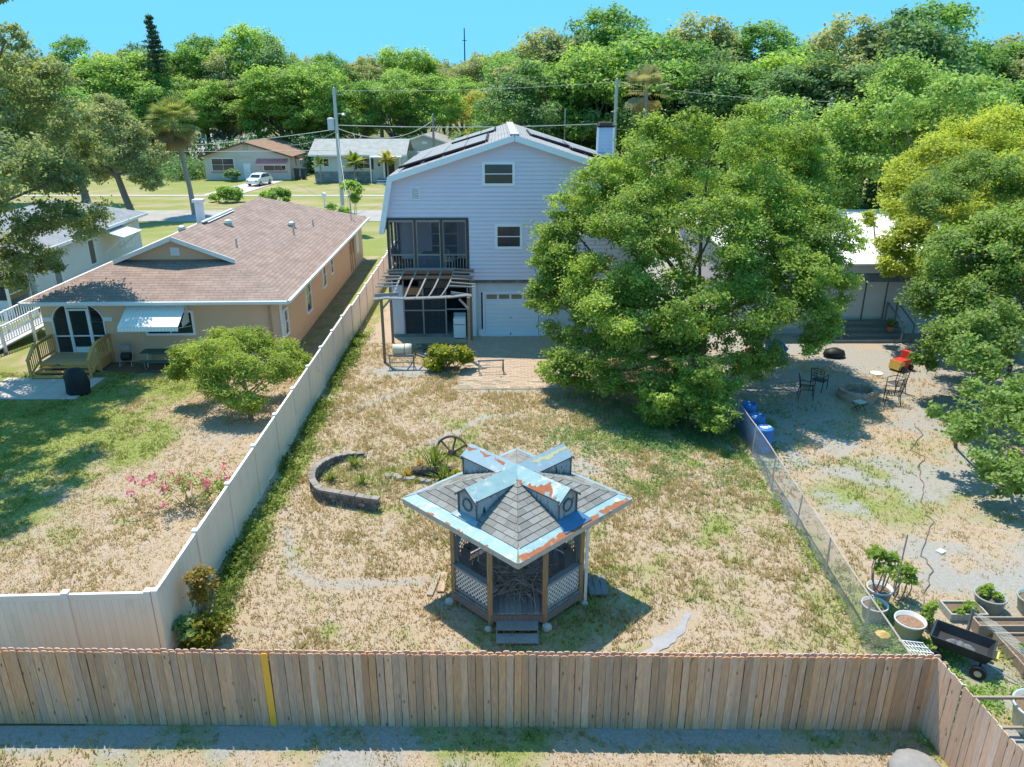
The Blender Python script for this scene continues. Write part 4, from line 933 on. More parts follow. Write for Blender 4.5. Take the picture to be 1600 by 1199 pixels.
# ---- white clapboard house far left
LH = thing('clapboard_house', 'white clapboard house with pale grey roof at the left edge', 'house', (-32.6, 44.9, 0), radians(2.5))
CLB = mat('white_clapboard', (.68,.68,.70), (.62,.62,.65), .8, .6); GRF = shingle_mat('blue_grey_shingles', (.28,.295,.33), (.24,.255,.29), .18, .6)
hw2 = 4.1; L2 = 15.5; e2 = 3.25
DOORS = [(2.2,3.0,.5,2.75),(7.0,7.8,1.0,2.6)]
siding(LH, 0, e2+.1, lambda z: .02, lambda z: L2-.02, [(a-.08,b+.08,c-.08,d_+.08) for a,b,c,d_ in DOORS], side(hw2), CLB, .17)
B(-hw2,hw2-.02,.05,L2,0,e2+.05).build('wall_core', CLB, LH)
siding(LH, 0, e2+.1, lambda z: -hw2, lambda z: hw2, [], front(.04), CLB, .17)
window(LH, *DOORS[0], side(hw2+.01), .09, rows=1, glass=mat('blue_door', (.20,.24,.30), (.16,.2,.25), 2, .5), name='door'); window(LH, *DOORS[1], side(hw2+.01), .09, rows=1, glass=mat('dark_shutter', (.09,.12,.13), (.06,.08,.09), 2, .5), name='door')
window(LH, 12.6, 13.9, 1.2, 2.6, side(hw2+.02), .1, rows=2, cols=2, glass=mat('amber_glass', (.12,.09,.04), (.06,.05,.03), 3, .2))
ro = .55; rz2 = e2 + (hw2+ro)*.33
for sg in (1,-1):
    q = [(sg*(hw2+ro),-ro,e2),(sg*(hw2+ro),L2+ro,e2),(0,L2-3.4,rz2),(0,3.4,rz2)]
    roofface(LH, q if sg > 0 else [q[1],q[0],q[3],q[2]], GRF, .1)
    B(sg*(hw2+ro)-.05,sg*(hw2+ro)+.08,-ro,L2+ro,e2-.2,e2-.01).build('gutter', WHITE, LH)
roofface(LH, [(-hw2-ro,-ro,e2),(hw2+ro,-ro,e2),(0,3.4,rz2)], GRF, .1); roofface(LH, [(hw2+ro,L2+ro,e2),(-hw2-ro,L2+ro,e2),(0,L2-3.4,rz2)], GRF, .1)
# porch in front with lower roof
MB().slab([(-hw2,-2.6,2.5),(hw2-.1,-2.6,2.5),(hw2-.1,-.1,3.0),(-hw2,-.1,3.0)], .12).build('porch_roof', GRF, LH)
B(-hw2,hw2-.1,-2.65,-2.58,2.3,2.5).build('porch_fascia', WHITE, LH); B(hw2-.14,hw2-.06,-2.6,-.1,2.3,2.5).build('porch_fascia', WHITE, LH)
for x, y in ((hw2-.25,-2.45),(hw2-2.3,-2.45),(hw2-.25,-.3)): B(x-.06,x+.06,y-.06,y+.06,0,2.4).build('porch_post', WHITE, LH)
B(hw2-1.9,hw2-.35,-2.4,-2.37,.9,2.2).build('porch_screen', screenmat('porch_screen', (.05,.06,.06), .35), LH); B(hw2-.24,hw2-.22,-2.35,-.3,.9,2.25).build('porch_screen', GLASS, LH)
siding(LH, 0, .9, lambda z: hw2-1.9, lambda z: hw2-.3, [], front(-2.4), CLB, .17); siding(LH, 0, 2.3, lambda z: -hw2, lambda z: hw2-1.95, [], front(-2.4), CLB, .17)
for z in (1.2,1.5): B(hw2-.26,hw2-.2,-2.35,-.3,z,z+.05).build('porch_rail', WHITE, LH)
sl_ = MB().slab([(hw2+.05,8.9,3.0),(hw2+1.75,8.7,2.55),(hw2+1.75,11.9,2.55),(hw2+.05,11.8,3.0)], .05).build('side_awning', mat('awning_grey', (.55,.56,.58), (.48,.49,.51), 2, .5), LH)
for yy in (9.0,11.7): MB().bar((hw2+.05,yy,1.3),(hw2+1.6,yy,2.5), .07).build('awning_brace', WHITE, LH)
# ramp with white railings
RP = thing('white_ramp', 'white railed wooden ramp leading down from the clapboard house porch', 'ramp', (-25.4, 37.4, 0), radians(-12))
MB().slab([(-.7,-3.2,.08),(.7,-3.2,.08),(.7,2.6,.75),(-.7,2.6,.75)], .08).build('ramp_deck', mat('ramp_grey', (.45,.45,.48), (.36,.36,.4), 2, .8), RP)
for sx in (-.75,.75):
    f_ = lambda y: .08 + (y+3.2)/5.8*.67
    for dz, w in ((1.0,.1),(.22,.06)): MB().bar((sx,-3.2,f_(-3.2)+dz),(sx,2.6,f_(2.6)+dz), w,.05).build('rail', WHITE, RP)
    for y in (-3.2,-1.3,.6,2.55): B(sx-.06,sx+.06,y-.06,y+.06,0,f_(y)+1.05).build('post', WHITE, RP)
    y = -3.0
    while y < 2.5: B(sx-.02,sx+.02,y-.02,y+.02,f_(y)+.22,f_(y)+1.0).build('baluster', WHITE, RP); y += .16

# ---- house beyond the right yard
RH = thing('white_roof_house', 'low house with bright white roof and grey shingled mansard behind the right yard', 'house', (19.0, 39.2, 0), radians(1))
GW = mat('grey_wall', (.52,.53,.55), (.46,.47,.49), .8, .7)
B(-7,9,0,15,0,3.6).build('walls', GW, RH); siding(RH, .5, 2.9, lambda z: .45, lambda z: 9, [(2.2,3.4,1.2,2.3)], front(-.005), GW, .2)
window(RH, 2.3,3.3,1.3,2.2, front(-.03), .08, rows=1)
MSD = mat('mansard_shingle', (.17,.20,.24), (.12,.145,.18), 6, .9, rnd=.25)
for r in range(5):
    x = -3.2 + (r % 2)*.15
    while x < 4.2:
        MB().slab([(x,-.34+r*.04,2.86+r*.19),(x+.29,-.34+r*.04,2.86+r*.19),(x+.29,-.27+r*.04,3.09+r*.19),(x,-.27+r*.04,3.09+r*.19)], .02).build('shingle', MSD, RH); x += .3
B(-7.2,9.2,-.24,.0,2.84,3.82).build('mansard_core', GW, RH)
MB().slab([(-7.3,-.4,3.82),(9.3,-.4,3.82),(9.3,15.5,4.35),(-7.3,15.5,4.35)], .08).build('roof', mat('white_roof', (.80,.81,.83), (.75,.76,.78), .6, .5), RH)
for a, b in ((-1.75,-.62),(-.56,.50)):
    d_ = MB().box(a,b,-.03,.0,.82,2.84).build('door', mat('door_pale', (.56,.57,.58), (.5,.51,.52), 1.5, .6), RH)
for x in (-1.8,-.59,.53): B(x-.03,x+.03,-.06,.0,.8,2.86).build('door_frame', mat('dark_frame', (.10,.11,.12), (.07,.08,.09), 3, .6), RH)
STP = wood('grey_steps', (.22,.225,.23), (.15,.155,.16))
B(-2.6,1.2,-.55,-.1,0,.78).build('landing', STP, RH)
for k in range(3): B(-2.6,1.2,-.95-k*.38,-.55-k*.38,0,.56-k*.2).build('step', STP, RH)
for sx in (.62,1.15): 
    MB().bar((sx,-.2,1.75),(sx+.25,-1.7,.95), .07,.05).build('handrail', STP, RH); MB().bar((sx+.25,-1.7,0),(sx+.25,-1.7,.97), .07).build('rail_post', STP, RH); MB().bar((sx,-.2,.78),(sx,-.2,1.77), .07).build('rail_post', STP, RH)
B(-7.2,-2.9,-.06,-.02,.3,2.8).build('shed_wall', GW, RH)
# ------------------------------------------------------------ things in the yards
rs = np.random.RandomState(21)
# paved patio before the garage
PV = mat('paver', (.44,.34,.27), (.36,.27,.21), 5, .9, bump=.3, c=(.5,.45,.38), cscale=.8)
pt = struct(B(-2.4,3.9,30.9,38.7,-.05,.012).build('patio', mat('paver_joint', (.22,.19,.15), (.3,.26,.2), 4, .95)))
pm = MB(); y = 31.0; r_ = 0
while y < 38.6:
    x = -2.3 + (r_ % 2)*.16
    while x < 3.7:
        if not (y < 31.9 and rs.rand() < .3): pm.box(x, x+.30, y, y+.15, .0, .018 + rs.rand()*.012)
        x += .32
    y += .165; r_ += 1
stuff(pm.build('pavers', PV, pt))
PADM = mat('pad_concrete', (.52,.46,.44), (.44,.39,.37), 1.5, .9, bump=.2)
pad = struct(B(-22.6,-18.2,29.7,32.3,-.03,.02).build('paved_pad', mat('pad_joint', (.3,.27,.25), (.25,.22,.2), 3, .9)))
for i in range(7):
    for k in range(4): B(-22.58+i*.625,-21.97+i*.625,29.72+k*.645,30.35+k*.645,.0,.035+.004*((i*3+k) % 3)).build('paving_slab', PADM, pad)
# stacked block planter wall, horseshoe shaped
BLK = mat('wall_block', (.17,.155,.15), (.10,.09,.09), 7, .95, rnd=.3, bump=.6, c=(.4,.37,.33), cscale=4, cmin=.56, cmax=.66); CAP = mat('cap_block', (.27,.235,.215), (.2,.175,.16), 5, .95, rnd=.2, bump=.4)
SW_ = thing('block_planter', 'curved low planter wall of dark stacked blocks with brick coloured caps', 'planter', (-5.1, 22.6, 0))
cpts = []
for t in np.linspace(0, 1, 60):
    a = radians(88 + 180*t) if t < .82 else radians(88+180*.82); 
    cpts.append(Vector((1.35*cos(a) - .05, 1.75*sin(a), 0)))
a = radians(88+147.6); e_ = Vector((1.35*cos(a)-.05, 1.75*sin(a), 0)); cpts = [p for p in cpts[:49]] + [e_ + (Vector((.95,-2.0,0))-e_)*k/6 for k in range(1,7)]
def along(pts, s):
    for a_, b_ in zip(pts[:-1], pts[1:]):
        L = (b_-a_).length
        if s <= L: return a_ + (b_-a_)*(s/L), (b_-a_).normalized()
        s -= L
    return None
TL = sum((b_-a_).length for a_, b_ in zip(cpts[:-1], cpts[1:]))
for row in range(4):
    s = .1*(row % 2); capr = row == 3
    while s < TL - .05:
        if row and s/TL < .22 and row > 1+ s/TL*10 and not capr: s += .24; continue
        w = .26 if capr else .23; q = along(cpts, min(s+w/2, TL-.01))
        if q:
            p_, d_ = q; ht = .125*min(1, .35+ s/TL*1.6); z0 = row*ht; 
            o = MB().box(-w/2+.006, w/2-.006, -.105 if capr else -.09, .105 if capr else .09, 0, ht*(.6 if capr else .94)).build('cap_stone' if capr else 'block', CAP if capr else BLK, SW_, loc=(p_.x+rs.normal()*.008, p_.y+rs.normal()*.008, z0), rz=atan2(d_.y,d_.x)+rs.normal()*.03)
        s += w
# heap of soil and edging stones in the planter
for i in range(9):
    st = MB().lathe([(.05,0),(.12,.04),(.10,.1),(.03,.13)], 8, sx=1+.5*rs.rand()).build('stone', mat('pale_stone', (.33,.31,.28), (.22,.2,.185), 5, .95, bump=.5, rnd=.2), loc=(-4.05+i*.16+rs.normal()*.05, 22.75-.05*i+rs.normal()*.06, 0), rz=rs.rand()*3)
    tag(st, f'rough pale stone between planter and log, {["first","second","third","fourth","fifth","sixth","seventh","eighth","ninth"][i]} from the planter', 'stone', 'stones between planter and log')
# log, broken cartwheel, plants
lg = MB(); lg.tube([(-3.35,23.0,.14),(-2.8,22.95,.17),(-2.2,22.95,.16),(-1.95,22.97,.15)], [.13,.17,.16,.14], 10)
tag(lg.build('log', mat('dark_bark', (.06,.05,.045), (.11,.09,.08), 9, .95, bump=.8), smooth=False), 'dark rotten log lying left of the broken cartwheel', 'log')
CW = thing('cartwheel', 'broken wooden cartwheel leaning behind the spiky plant', 'wheel', (-2.0, 23.45, 0), radians(-25))
WD = wood('dark_wheel', (.12,.09,.075), (.08,.06,.05), rnd=.2); wr_ = .62; tlt = radians(55)
cf_ = lambda a, r=wr_: Vector((r*cos(a), -.05 + r*sin(a)*cos(tlt)*.6, .60 + r*sin(a)*sin(tlt)*1.0))
for a0, a1 in ((-.45,.75),(.8,1.9),(1.95,3.1),(3.15,4.3)): MB().tube([cf_(a0+(a1-a0)*t) for t in np.linspace(0,1,9)], .042, 6).build('felloe', WD, CW)
for a in (-.3,.7,1.5,2.5,3.5): MB().bar(cf_(a,.08), cf_(a,.6), .05).build('spoke', WD, CW)
MB().tube([cf_(0,0)-Vector((0,.12,-.05)), cf_(0,0)+Vector((0,.12,-.05))], .10, 10).build('hub', WD, CW)
for p_, q_ in (((-.1,-.35,.06),(.75,-.55,.08)),((-.2,-.2,.1),(.55,-.75,.05))): MB().bar(p_, q_, .14,.06).build('axle_board', wood('grey_board', (.35,.32,.31), (.25,.23,.22)), CW)
def spiky(name, label, loc, n, L, m, seed, up=.6, wd=.05):
    r = np.random.RandomState(seed); v = []; t = []
    for i in range(n):
        a = r.rand()*2*pi; el = (.25 + up*r.rand())*pi/2; l_ = L*(.6+.5*r.rand()); d_ = np.array([cos(a)*cos(el), sin(a)*cos(el), sin(el)]); sd_ = np.array([-sin(a), cos(a), 0])*wd*.5
        b0 = r.normal(size=3)*.05; b0[2] = .03; m1 = b0 + d_*l_*.55; tp = b0 + d_*l_ - np.array([0,0,l_*.18*cos(el)])
        v += [b0-sd_*.7, b0+sd_*.7, m1+sd_, m1-sd_, m1-sd_, m1+sd_, tp+sd_*.1, tp-sd_*.1]; t += [r.rand()]*2
    o = put(rawmesh(name, np.array(v), 4, np.array(t), m), name, None, loc); return tag(o, label, 'plant')
YUC = leafmat('yucca_leaf', (.16,.20,.05), (.28,.36,.07), .25); LIME = leafmat('lime_leaf', (.25,.26,.02), (.42,.40,.04), .3); DRYL = leafmat('dry_leaf', (.30,.17,.05), (.5,.33,.1), .3)
spiky('yucca', 'tall spiky green yucca in front of the cartwheel', (-2.65,23.2,0), 70, 1.15, YUC, 1, .75)
spiky('yucca', 'smaller spiky yucca sprouting at the foot of the cartwheel', (-2.25,22.55,0), 50, .75, YUC, 2, .75)
spiky('grass_clump', 'orange dry grass clump left of the yucca', (-3.1,23.35,0), 40, .55, DRYL, 3, .7, .03)
spiky('grass_clump', 'golden grass clump at the end of the log', (-3.45,22.8,0), 60, .4, leafmat('gold_grass', (.4,.27,.06), (.5,.38,.1), .3), 4, .6, .03)
spiky('grass_clump', 'green grass clump inside the planter, at its back', (-5.4,23.6,0), 70, .5, YUC, 5, .5, .03)
spiky('grass_clump', 'green grass clump inside the planter, left side', (-5.95,22.5,0), 70, .45, YUC, 6, .6, .03)
spiky('grass_clump', 'thin green weed in the middle of the planter', (-4.9,22.3,0), 50, .55, YUC, 7, .8, .025)
spiky('grass_clump', 'green weed beside the open end of the planter wall', (-4.35,21.1,0), 60, .45, YUC, 8, .6, .03)
def bush(name, label, cat, loc, R, n, lsize, m, seed, stems=8, aspect=.55, low=-.5, group=None, bark=None, lobes=9, zc=None):
    r = np.random.RandomState(seed); lb = dome_lobes(r, R, zc if zc else R[2]*.95, lobes, (.34,.5), low); pos, nrm, t, cc = crown_points(r, lb, n, 14, .45); pos[:, 2] = np.maximum(pos[:, 2], .03)
    root = thing(name, label, cat, loc, 0, group); put(leaves(name, pos, nrm, lsize, t, m, r, aspect), 'foliage', root)
    mb = MB()
    for c, _ in lb[:stems]: limb(mb, (r.normal()*.06, r.normal()*.06, -.05), c, .025, .008, r, 0, 5, 4)
    mb.build('stems', bark or mat('bark_light', (.28,.24,.2), (.2,.17,.14), 6, .9), root); return root
bush('lime_shrub', 'small lime yellow shrub right of the cartwheel', 'shrub', (-1.75,22.35,0), (.3,.3,.22), 900, .08, LIME, 9)
bush('croton_shrub', 'yellow green croton shrub between the pergola and the paved patio', 'shrub', (-2.95,33.3,0), (1.05,.75,.62), 2600, .26, leafmat('croton_leaf', (.12,.20,.02), (.42,.42,.05), .35), 10, aspect=.33)
bush('mound_grass', 'yellow mossy mound below the log', 'plant', (-2.95,22.35,-.05), (.5,.3,.06), 1600, .06, LIME, 11, lobes=6)
# junk by the pergola
dm = MB().lathe([(.0,0),(.27,.0),(.29,.03),(.27,.06),(.27,.62),(.29,.66),(.27,.9),(.0,.93)], 20).map(lambda v: Vector((v.z-.45, v.y, v.x+.28)))
DR = thing('metal_drum', 'cream metal drum lying on its side beneath the pergola', 'drum', (-5.35, 35.6, 0), radians(4)); dm.build('barrel', mat('cream_drum', (.62,.60,.50), (.54,.52,.43), 2, .5, c=(.3,.2,.12), cscale=2.5, cmin=.62), DR, True)
MB().tube([(.12,.285*cos(t),.28+.285*sin(t)) for t in np.linspace(0,2*pi,20)], .02, 5).build('strap', GF, DR)
for i, (x, y, L, a, dz) in enumerate([(-4.2,35.8,1.2,.3,.03),(-4.0,36.2,1.4,-.4,.06),(-3.8,36.0,1.0,.9,.09),(-4.3,36.3,1.1,1.5,.05),(-3.5,36.5,1.3,.1,.04),(-4.5,35.4,.9,-.8,.05),(-3.9,35.5,.8,.6,.12),(-3.3,36.9,1.1,-.2,.1),(-4.6,36.7,.9,1.1,.08),(-4.1,36.9,1.5,.05,.13)]):
    o = B(-L/2,L/2,-.07,.07,0,.035).build('board', OLDW if i % 2 else PGW, loc=(x,y,dz), rz=a); o.rotation_euler.x = rs.normal()*.15; tag(o, ['pale splintered board at the back of the scrap heap beside the drum','dark board crossing the middle of the scrap heap','short pale board jutting towards the croton from the heap','dark board lying end-on behind the drum','long pale board at the right rear of the heap','short dark board closest to the drum','small pale board on top of the heap at the front','dark board nearest the white appliance','pale board at the left rear under the pergola post','long dark board on top of the heap at the rear'][i], 'board', 'scrap boards under the pergola')
for nm, x, y, lb in (('sawhorse',-5.1,33.6,'thin wooden sawhorse frame standing in the grass left of the croton'),('sawhorse',-.95,32.9,'thin wooden frame lying on the pavers right of the croton')):
    sh_ = thing(nm, lb, 'frame', (x,y,0), .1)
    for sx in (-.55,.55):
        for sy in (-.3,.3): MB().bar((sx,sy*1.2,0),(sx,sy*.2,.62), .04).build('leg', PGW if sx < 0 else OLDW, sh_)
    MB().bar((-.6,0,.64),(.6,0,.64), .05,.07).build('beam', PGW, sh_); MB().bar((-.55,.2,.25),(.55,.2,.25), .03).build('brace', PGW, sh_)

# things at the stucco house
GR = thing('covered_grill', 'barbecue grill under a black cover on the paved pad', 'grill', (-18.4,30.4,.03), radians(-8))
gm = MB().lathe([(.52,0),(.55,.06),(.52,.5),(.50,.78),(.43,.98),(.30,1.10),(.1,1.13)], 14, sx=1, sy=.62); gm.map(lambda v: v + Vector((.03*sin(v.z*9+v.x*7), .03*sin(v.x*11+v.z*5), 0)))
gm.build('cover', mat('black_cover', (.012,.013,.016), (.022,.023,.028), 3, .55, bump=.4), GR, True)
PT = thing('picnic_table', 'dark green picnic table against the stucco wall', 'picnic table', (-16.15, 34.0, 0), radians(2)); GP = mat('green_plank', (.04,.15,.105), (.03,.115,.085), 3, .55)
for k in range(4): B(-1.05,1.05,-.33+k*.165,-.33+k*.165+.155,.70,.74).build('top_plank', GP, PT)
for sy in (-.68,.60): B(-1.0,1.0,sy-.13,sy+.13,.42,.46).build('bench_plank', GP, PT)
for sx in (-.75,.75):
    MB().tube([(sx,-.68,.42),(sx,-.62,.05),(sx,-.35,.02),(sx,-.2,.68),(sx,.2,.68),(sx,.35,.02),(sx,.55,.05),(sx,.6,.42)], .022, 6).build('frame_leg', GALV, PT)
HR = thing('hose_cart', 'grey garden hose reel cart against the stucco wall', 'hose reel', (-18.05,34.15,0), .05); HG = mat('hose_grey', (.36,.38,.40), (.3,.32,.33), 3, .5)
for sx in (-.27,.27): MB().tube([(sx,-.35,.02),(sx,0,.45),(sx*.95,.1,.95)], .028, 6).build('leg', HG, HR); MB().tube([(sx,-.35,.03),(sx,.25,.03)], .025, 6).build('foot', HG, HR)
MB().tube([(-.26,.1,.95),(-.2,.12,1.05),(.2,.12,1.05),(.26,.1,.95)], .026, 6).build('handle', HG, HR); MB().tube([(-.2,-.05,.42),(.2,-.05,.42)], .2, 14).build('hose_coil', mat('black_hose', (.02,.025,.025), (.04,.04,.045), 8, .5), HR); B(-.2,.2,.02,.08,.72,.92).build('panel', HG, HR)
ac_ = thing('air_conditioner', 'round topped air conditioner unit at the corner of the stucco house', 'air conditioner', (-12.0,33.95,0)); MB().lathe([(.38,0),(.38,.72),(.33,.78),(.3,.78)], 22).build('housing', mat('ac_grey', (.5,.5,.48), (.42,.42,.4), 4, .6), ac_); MB().lathe([(.29,.785),(.2,.80),(.05,.80)], 20).build('fan_grille', MBLK, ac_)
MU = mat('mulch', (.13,.08,.055), (.2,.13,.09), 14, .95, bump=.9)
mb = MB(); pts = [(-19.0,33.3),(-17.5,33.0),(-15.5,32.95),(-13.2,33.1),(-11.3,33.4),(-11.2,34.6),(-19.0,34.4)]; mb.add([(x,y,.03) for x,y in pts], [tuple(range(7))]); struct(mb.build('mulch_bed', MU))
mb = MB(); mb.add([(x,y,.032) for x,y in [(-10.75,35),(-9.6,35.5),(-10.0,45),(-10.4,58),(-11.35,58.5)]], [(0,1,2,3,4)]); struct(mb.build('bare_soil', mat('soil_side', (.17,.13,.085), (.25,.2,.12), 4, .95, bump=.6, c=(.12,.15,.04), cscale=1.2, cmin=.5, cmax=.6)))
wt = thing('step_stool', 'small white folded stool lying on the left lawn', 'stool', (-18.2,22.0,.02), .2); B(-.35,.35,-.03,.03,0,.05).build('rail', WHITE, wt); B(-.33,.33,-.16,-.1,0,.05).build('rail', WHITE, wt); B(-.3,.3,-.1,-.03,.01,.04).build('seat', WHITE, wt)
for i,(x,y) in enumerate(((-22.2,29.1),(-20.4,33.0))): bush('low_flower', ['low reddish plant at the left end of the paved pad','dark purple shrub beside the timber steps'][i], 'plant', (x,y,0), (.5,.35,.2), 500, .1, leafmat('purple_leaf', (.12,.05,.07), (.28,.14,.15), .2), 30+i)

# right yard
FP = thing('fire_pit', 'round fire pit of tan blocks between the patio chairs', 'fire pit', (14.45,29.9,0)); FPB = mat('pit_block', (.46,.33,.26), (.36,.26,.21), 5, .95, rnd=.2, bump=.4)
for row in range(3):
    for k in range(16):
        a = 2*pi*(k+.5*(row % 2))/16; B(-.145,.145,-.11,.11,0,.135).build('block' if row < 2 else 'cap_block', FPB, FP, loc=(.66*cos(a),.66*sin(a),row*.14), rz=a+pi/2)
MB().lathe([(.55,.18),(.3,.24),(.05,.27)], 14).build('ash', mat('ash', (.2,.19,.18), (.1,.1,.1), 9, .95, bump=.8), FP)
IRON = mat('black_iron', (.02,.02,.022), (.035,.033,.03), 5, .5)
def iron_chair(label, loc, rz):
    c = thing('iron_chair', label, 'chair', loc, rz, 'black iron patio chairs')
    for k in range(6): MB().bar((-.25,-.24+k*.096,.44),(.25,-.24+k*.096,.44), .02,.02).build('seat_slat', IRON, c)
    MB().tube([(-.26,.25,.44),(-.27,.36,1.0),(0,.39,1.06),(.27,.36,1.0),(.26,.25,.44)], .018, 6).build('back_frame', IRON, c)
    for k in range(4): MB().tube([(-.24,.27+k*.028,.55+k*.13),(.24,.27+k*.028,.55+k*.13)], .011, 5).build('back_bar', IRON, c)
    for k in range(3): MB().tube([(-.14+k*.14,.26,.46),(-.14+k*.14,.37,1.02)], .010, 5).build('back_bar', IRON, c)
    for sx in (-.26,.26):
        MB().tube([(sx,-.27,0),(sx,-.25,.44),(sx,-.24,.66),(sx,.30,.68)], .017, 6).build('arm_and_leg', IRON, c); MB().tube([(sx,.33,0),(sx,.25,.44)], .017, 6).build('leg', IRON, c)
        MB().tube([(sx,-.25,.44),(sx,.25,.44)], .015, 5).build('seat_rail', IRON, c)
iron_chair('black iron chair left of the fire pit in tree shade', (12.3,29.9,0), 1.3)
iron_chair('black iron chair right of the fire pit, farther one', (16.3,30.5,0), -1.2)
iron_chair('black iron chair right of the fire pit, nearer one with litter on its seat', (15.6,29.3,0), -1.9)
iron_chair('black iron chair lost in shade behind the left chair', (13.2,30.9,0), 2.4)
FT = thing('folding_stool', 'small pale folding stool in front of the fire pit', 'stool', (13.95,28.55,0), .4); B(-.22,.22,-.18,.18,.36,.39).build('seat', mat('pale_canvas', (.5,.5,.46), (.4,.4,.37), 4, .8), FT)
for sx in (-.2,.2): MB().tube([(sx,-.2,0),(sx,.2,.36)], .014, 5).build('leg', IRON, FT); MB().tube([(sx,.2,0),(sx,-.2,.36)], .014, 5).build('leg', IRON, FT)
BB = mat('blue_plastic', (.02,.13,.40), (.025,.16,.46), 1.5, .45, rnd=.05)
for i, (x, y, lb) in enumerate([(8.92,24.75,'nearest blue plastic barrel with white label behind the chain link fence'),(8.98,25.85,'blue plastic barrel in the middle of the row by the fence'),(9.0,27.0,'farthest blue plastic barrel in the row by the fence')]):
    b_ = thing('plastic_barrel', lb, 'barrel', (x,y,0), i*.7, 'blue barrels by the chain link fence')
    MB().lathe([(.26,0),(.29,.04),(.30,.28),(.285,.30),(.285,.33),(.30,.35),(.30,.62),(.285,.64),(.285,.67),(.30,.69),(.29,.9),(.25,.95),(.24,.93)], 24).build('drum', BB, b_, True)
    MB().lathe([(.045,0),(.045,.03)], 10, (.15,0,.93)).build('bung', WHITE, b_); MB().lathe([(.045,0),(.045,.03)], 10, (-.15,0,.93)).build('bung', WHITE, b_)
    if i == 0: B(-.12,.08,-.08,.10,.934,.938).build('label_sheet', WHITE, b_)
tp = MB().slab([(8.66,24.6,.75),(8.66,27.2,.72),(8.64,27.2,.05),(8.64,24.6,.02)], .02).map(lambda v: v + Vector((.03*sin(v.y*5), 0, 0)))
tag(tp.build('tarp', BB), 'blue plastic sheet hung along the fence before the barrels', 'tarp')
TC = thing('toy_car', 'red and yellow plastic toy car on the sandy yard', 'toy car', (18.0,33.5,0), .5); RED = mat('red_plastic', (.55,.05,.03), (.5,.045,.03), 2, .4); YEL = mat('yellow_plastic', (.72,.45,.10), (.66,.4,.09), 2, .4)
MB().prism([(-.45,.12),(.45,.12),(.48,.35),(.3,.5),(-.1,.52),(-.45,.5)], -.25, .25).build('body', RED, TC); MB().prism([(-.55,.1),(-.2,.1),(-.2,.45),(-.5,.5)], -.28, .28).build('front', YEL, TC)
MB().prism([(.1,.5),(.4,.5),(.35,.85),(.15,.85)], -.24, .24).build('seat_back', RED, TC)
for sx in (-.3,.3):
    for sy in (-.29,.29): MB().tube([(sx,sy-.04,.13),(sx,sy+.04,.13)], .13, 14).build('wheel', MBLK, TC)
KY = thing('orange_slide', 'orange plastic toy half hidden under the big tree', 'toy', (10.9,33.6,0), .6); ORG = mat('orange_plastic', (.70,.13,.03), (.62,.11,.03), 2, .4)
MB().prism([(-.5,0),(.4,0),(.45,.2),(.1,.75),(-.15,.8),(-.3,.45)], -.25, .25).build('shell', ORG, KY); MB().lathe([(.2,0),(.22,.1),(.1,.2)], 12, (.05,0,.8)).build('knob', RED, KY)
BT = thing('blue_tarp_heap', 'crumpled blue tarp under the big tree near the house', 'tarp', (12.8,35.6,0)); bush_ = MB().lathe([(.6,0),(.55,.25),(.4,.5),(.15,.62)], 12).map(lambda v: v*(1+.25*sin(v.x*9+v.y*7+v.z*11))); bush_.build('sheet', BB, BT)
bg_ = thing('trash_bag', 'black bag on the ground near the grey steps', 'bag', (15.6,35.3,0)); MB().lathe([(.3,0),(.42,.12),(.36,.32),(.12,.45)], 12, sx=1.3).build('bag', MATS['black_cover'], bg_, True)
dw = MB().lathe([(.26,0),(.28,.03),(.2,.05)], 14).build('dish', WHITE, loc=(16.6,32.9,.01)); tag(dw, 'white plastic lid lying on the sand near the toy car', 'lid')
hz = [(15.5,27.2),(15.3,26.16),(14.2,24.8),(14.5,24.3),(13.87,23.5),(13.5,22.6),(13.4,22.2),(12.9,21.4),(12.54,20.5),(12.5,19.9),(11.9,19.1),(11.27,18.1),(11.3,17.6),(10.94,17.0),(10.5,16.4),(10.02,15.6),(9.9,15.0),(10.05,14.75),(9.8,14.5),(9.4,14.75)]
hp = []
for a_, b_ in zip(hz[:-1], hz[1:]): hp += [(a_[0]+(b_[0]-a_[0])*t+.05*sin(8*t+a_[1]), a_[1]+(b_[1]-a_[1])*t, .03) for t in (0,.33,.66)]
tag(MB().tube(hp, .012, 6).build('garden_hose', mat('hose', (.14,.11,.09), (.2,.16,.13), 5, .7), smooth=True), 'dark garden hose snaking down the sandy right yard', 'hose')
tag(B(-.10,.10,-.08,.08,0,.1).build('white_block', WHITE, loc=(11.9,18.3,-.04), rz=.6), 'small white block on the sand beside the hose', 'block')
# potted plants and garden corner
POT = mat('grey_pot', (.52,.53,.57), (.44,.45,.49), 1.5, .6, rnd=.05); SOIL = mat('pot_soil', (.11,.075,.05), (.2,.14,.1), 20, .95, bump=1); CHIP = mat('bark_chips', (.34,.22,.15), (.16,.09,.06), 22, .95, bump=1)
def pot(label, loc, r, h, soil, m=POT, group='planters in the vegetable corner'):
    p_ = thing('plant_pot', label, 'planter', loc, 0, group)
    MB().lathe([(r*.78,0),(r*.8,.02),(r*.96,h*.9),(r*1.03,h*.9),(r*1.03,h),(r*.95,h),(r*.92,h*.6)], 24).build('tub', m, p_, True); MB().lathe([(r*.93,h*.78),(r*.6,h*.86),(r*.1,h*.84)], 16).build('soil', soil, p_); return p_
HERB = leafmat('herb_leaf', (.14,.24,.04), (.36,.46,.10), .4)
pot('grey pot with a leafy sapling and dark stake', (9.1,16.0,0), .30, .5, SOIL); pot('grey pot behind the chain link holding low weeds', (8.75,15.45,0), .30, .42, SOIL)
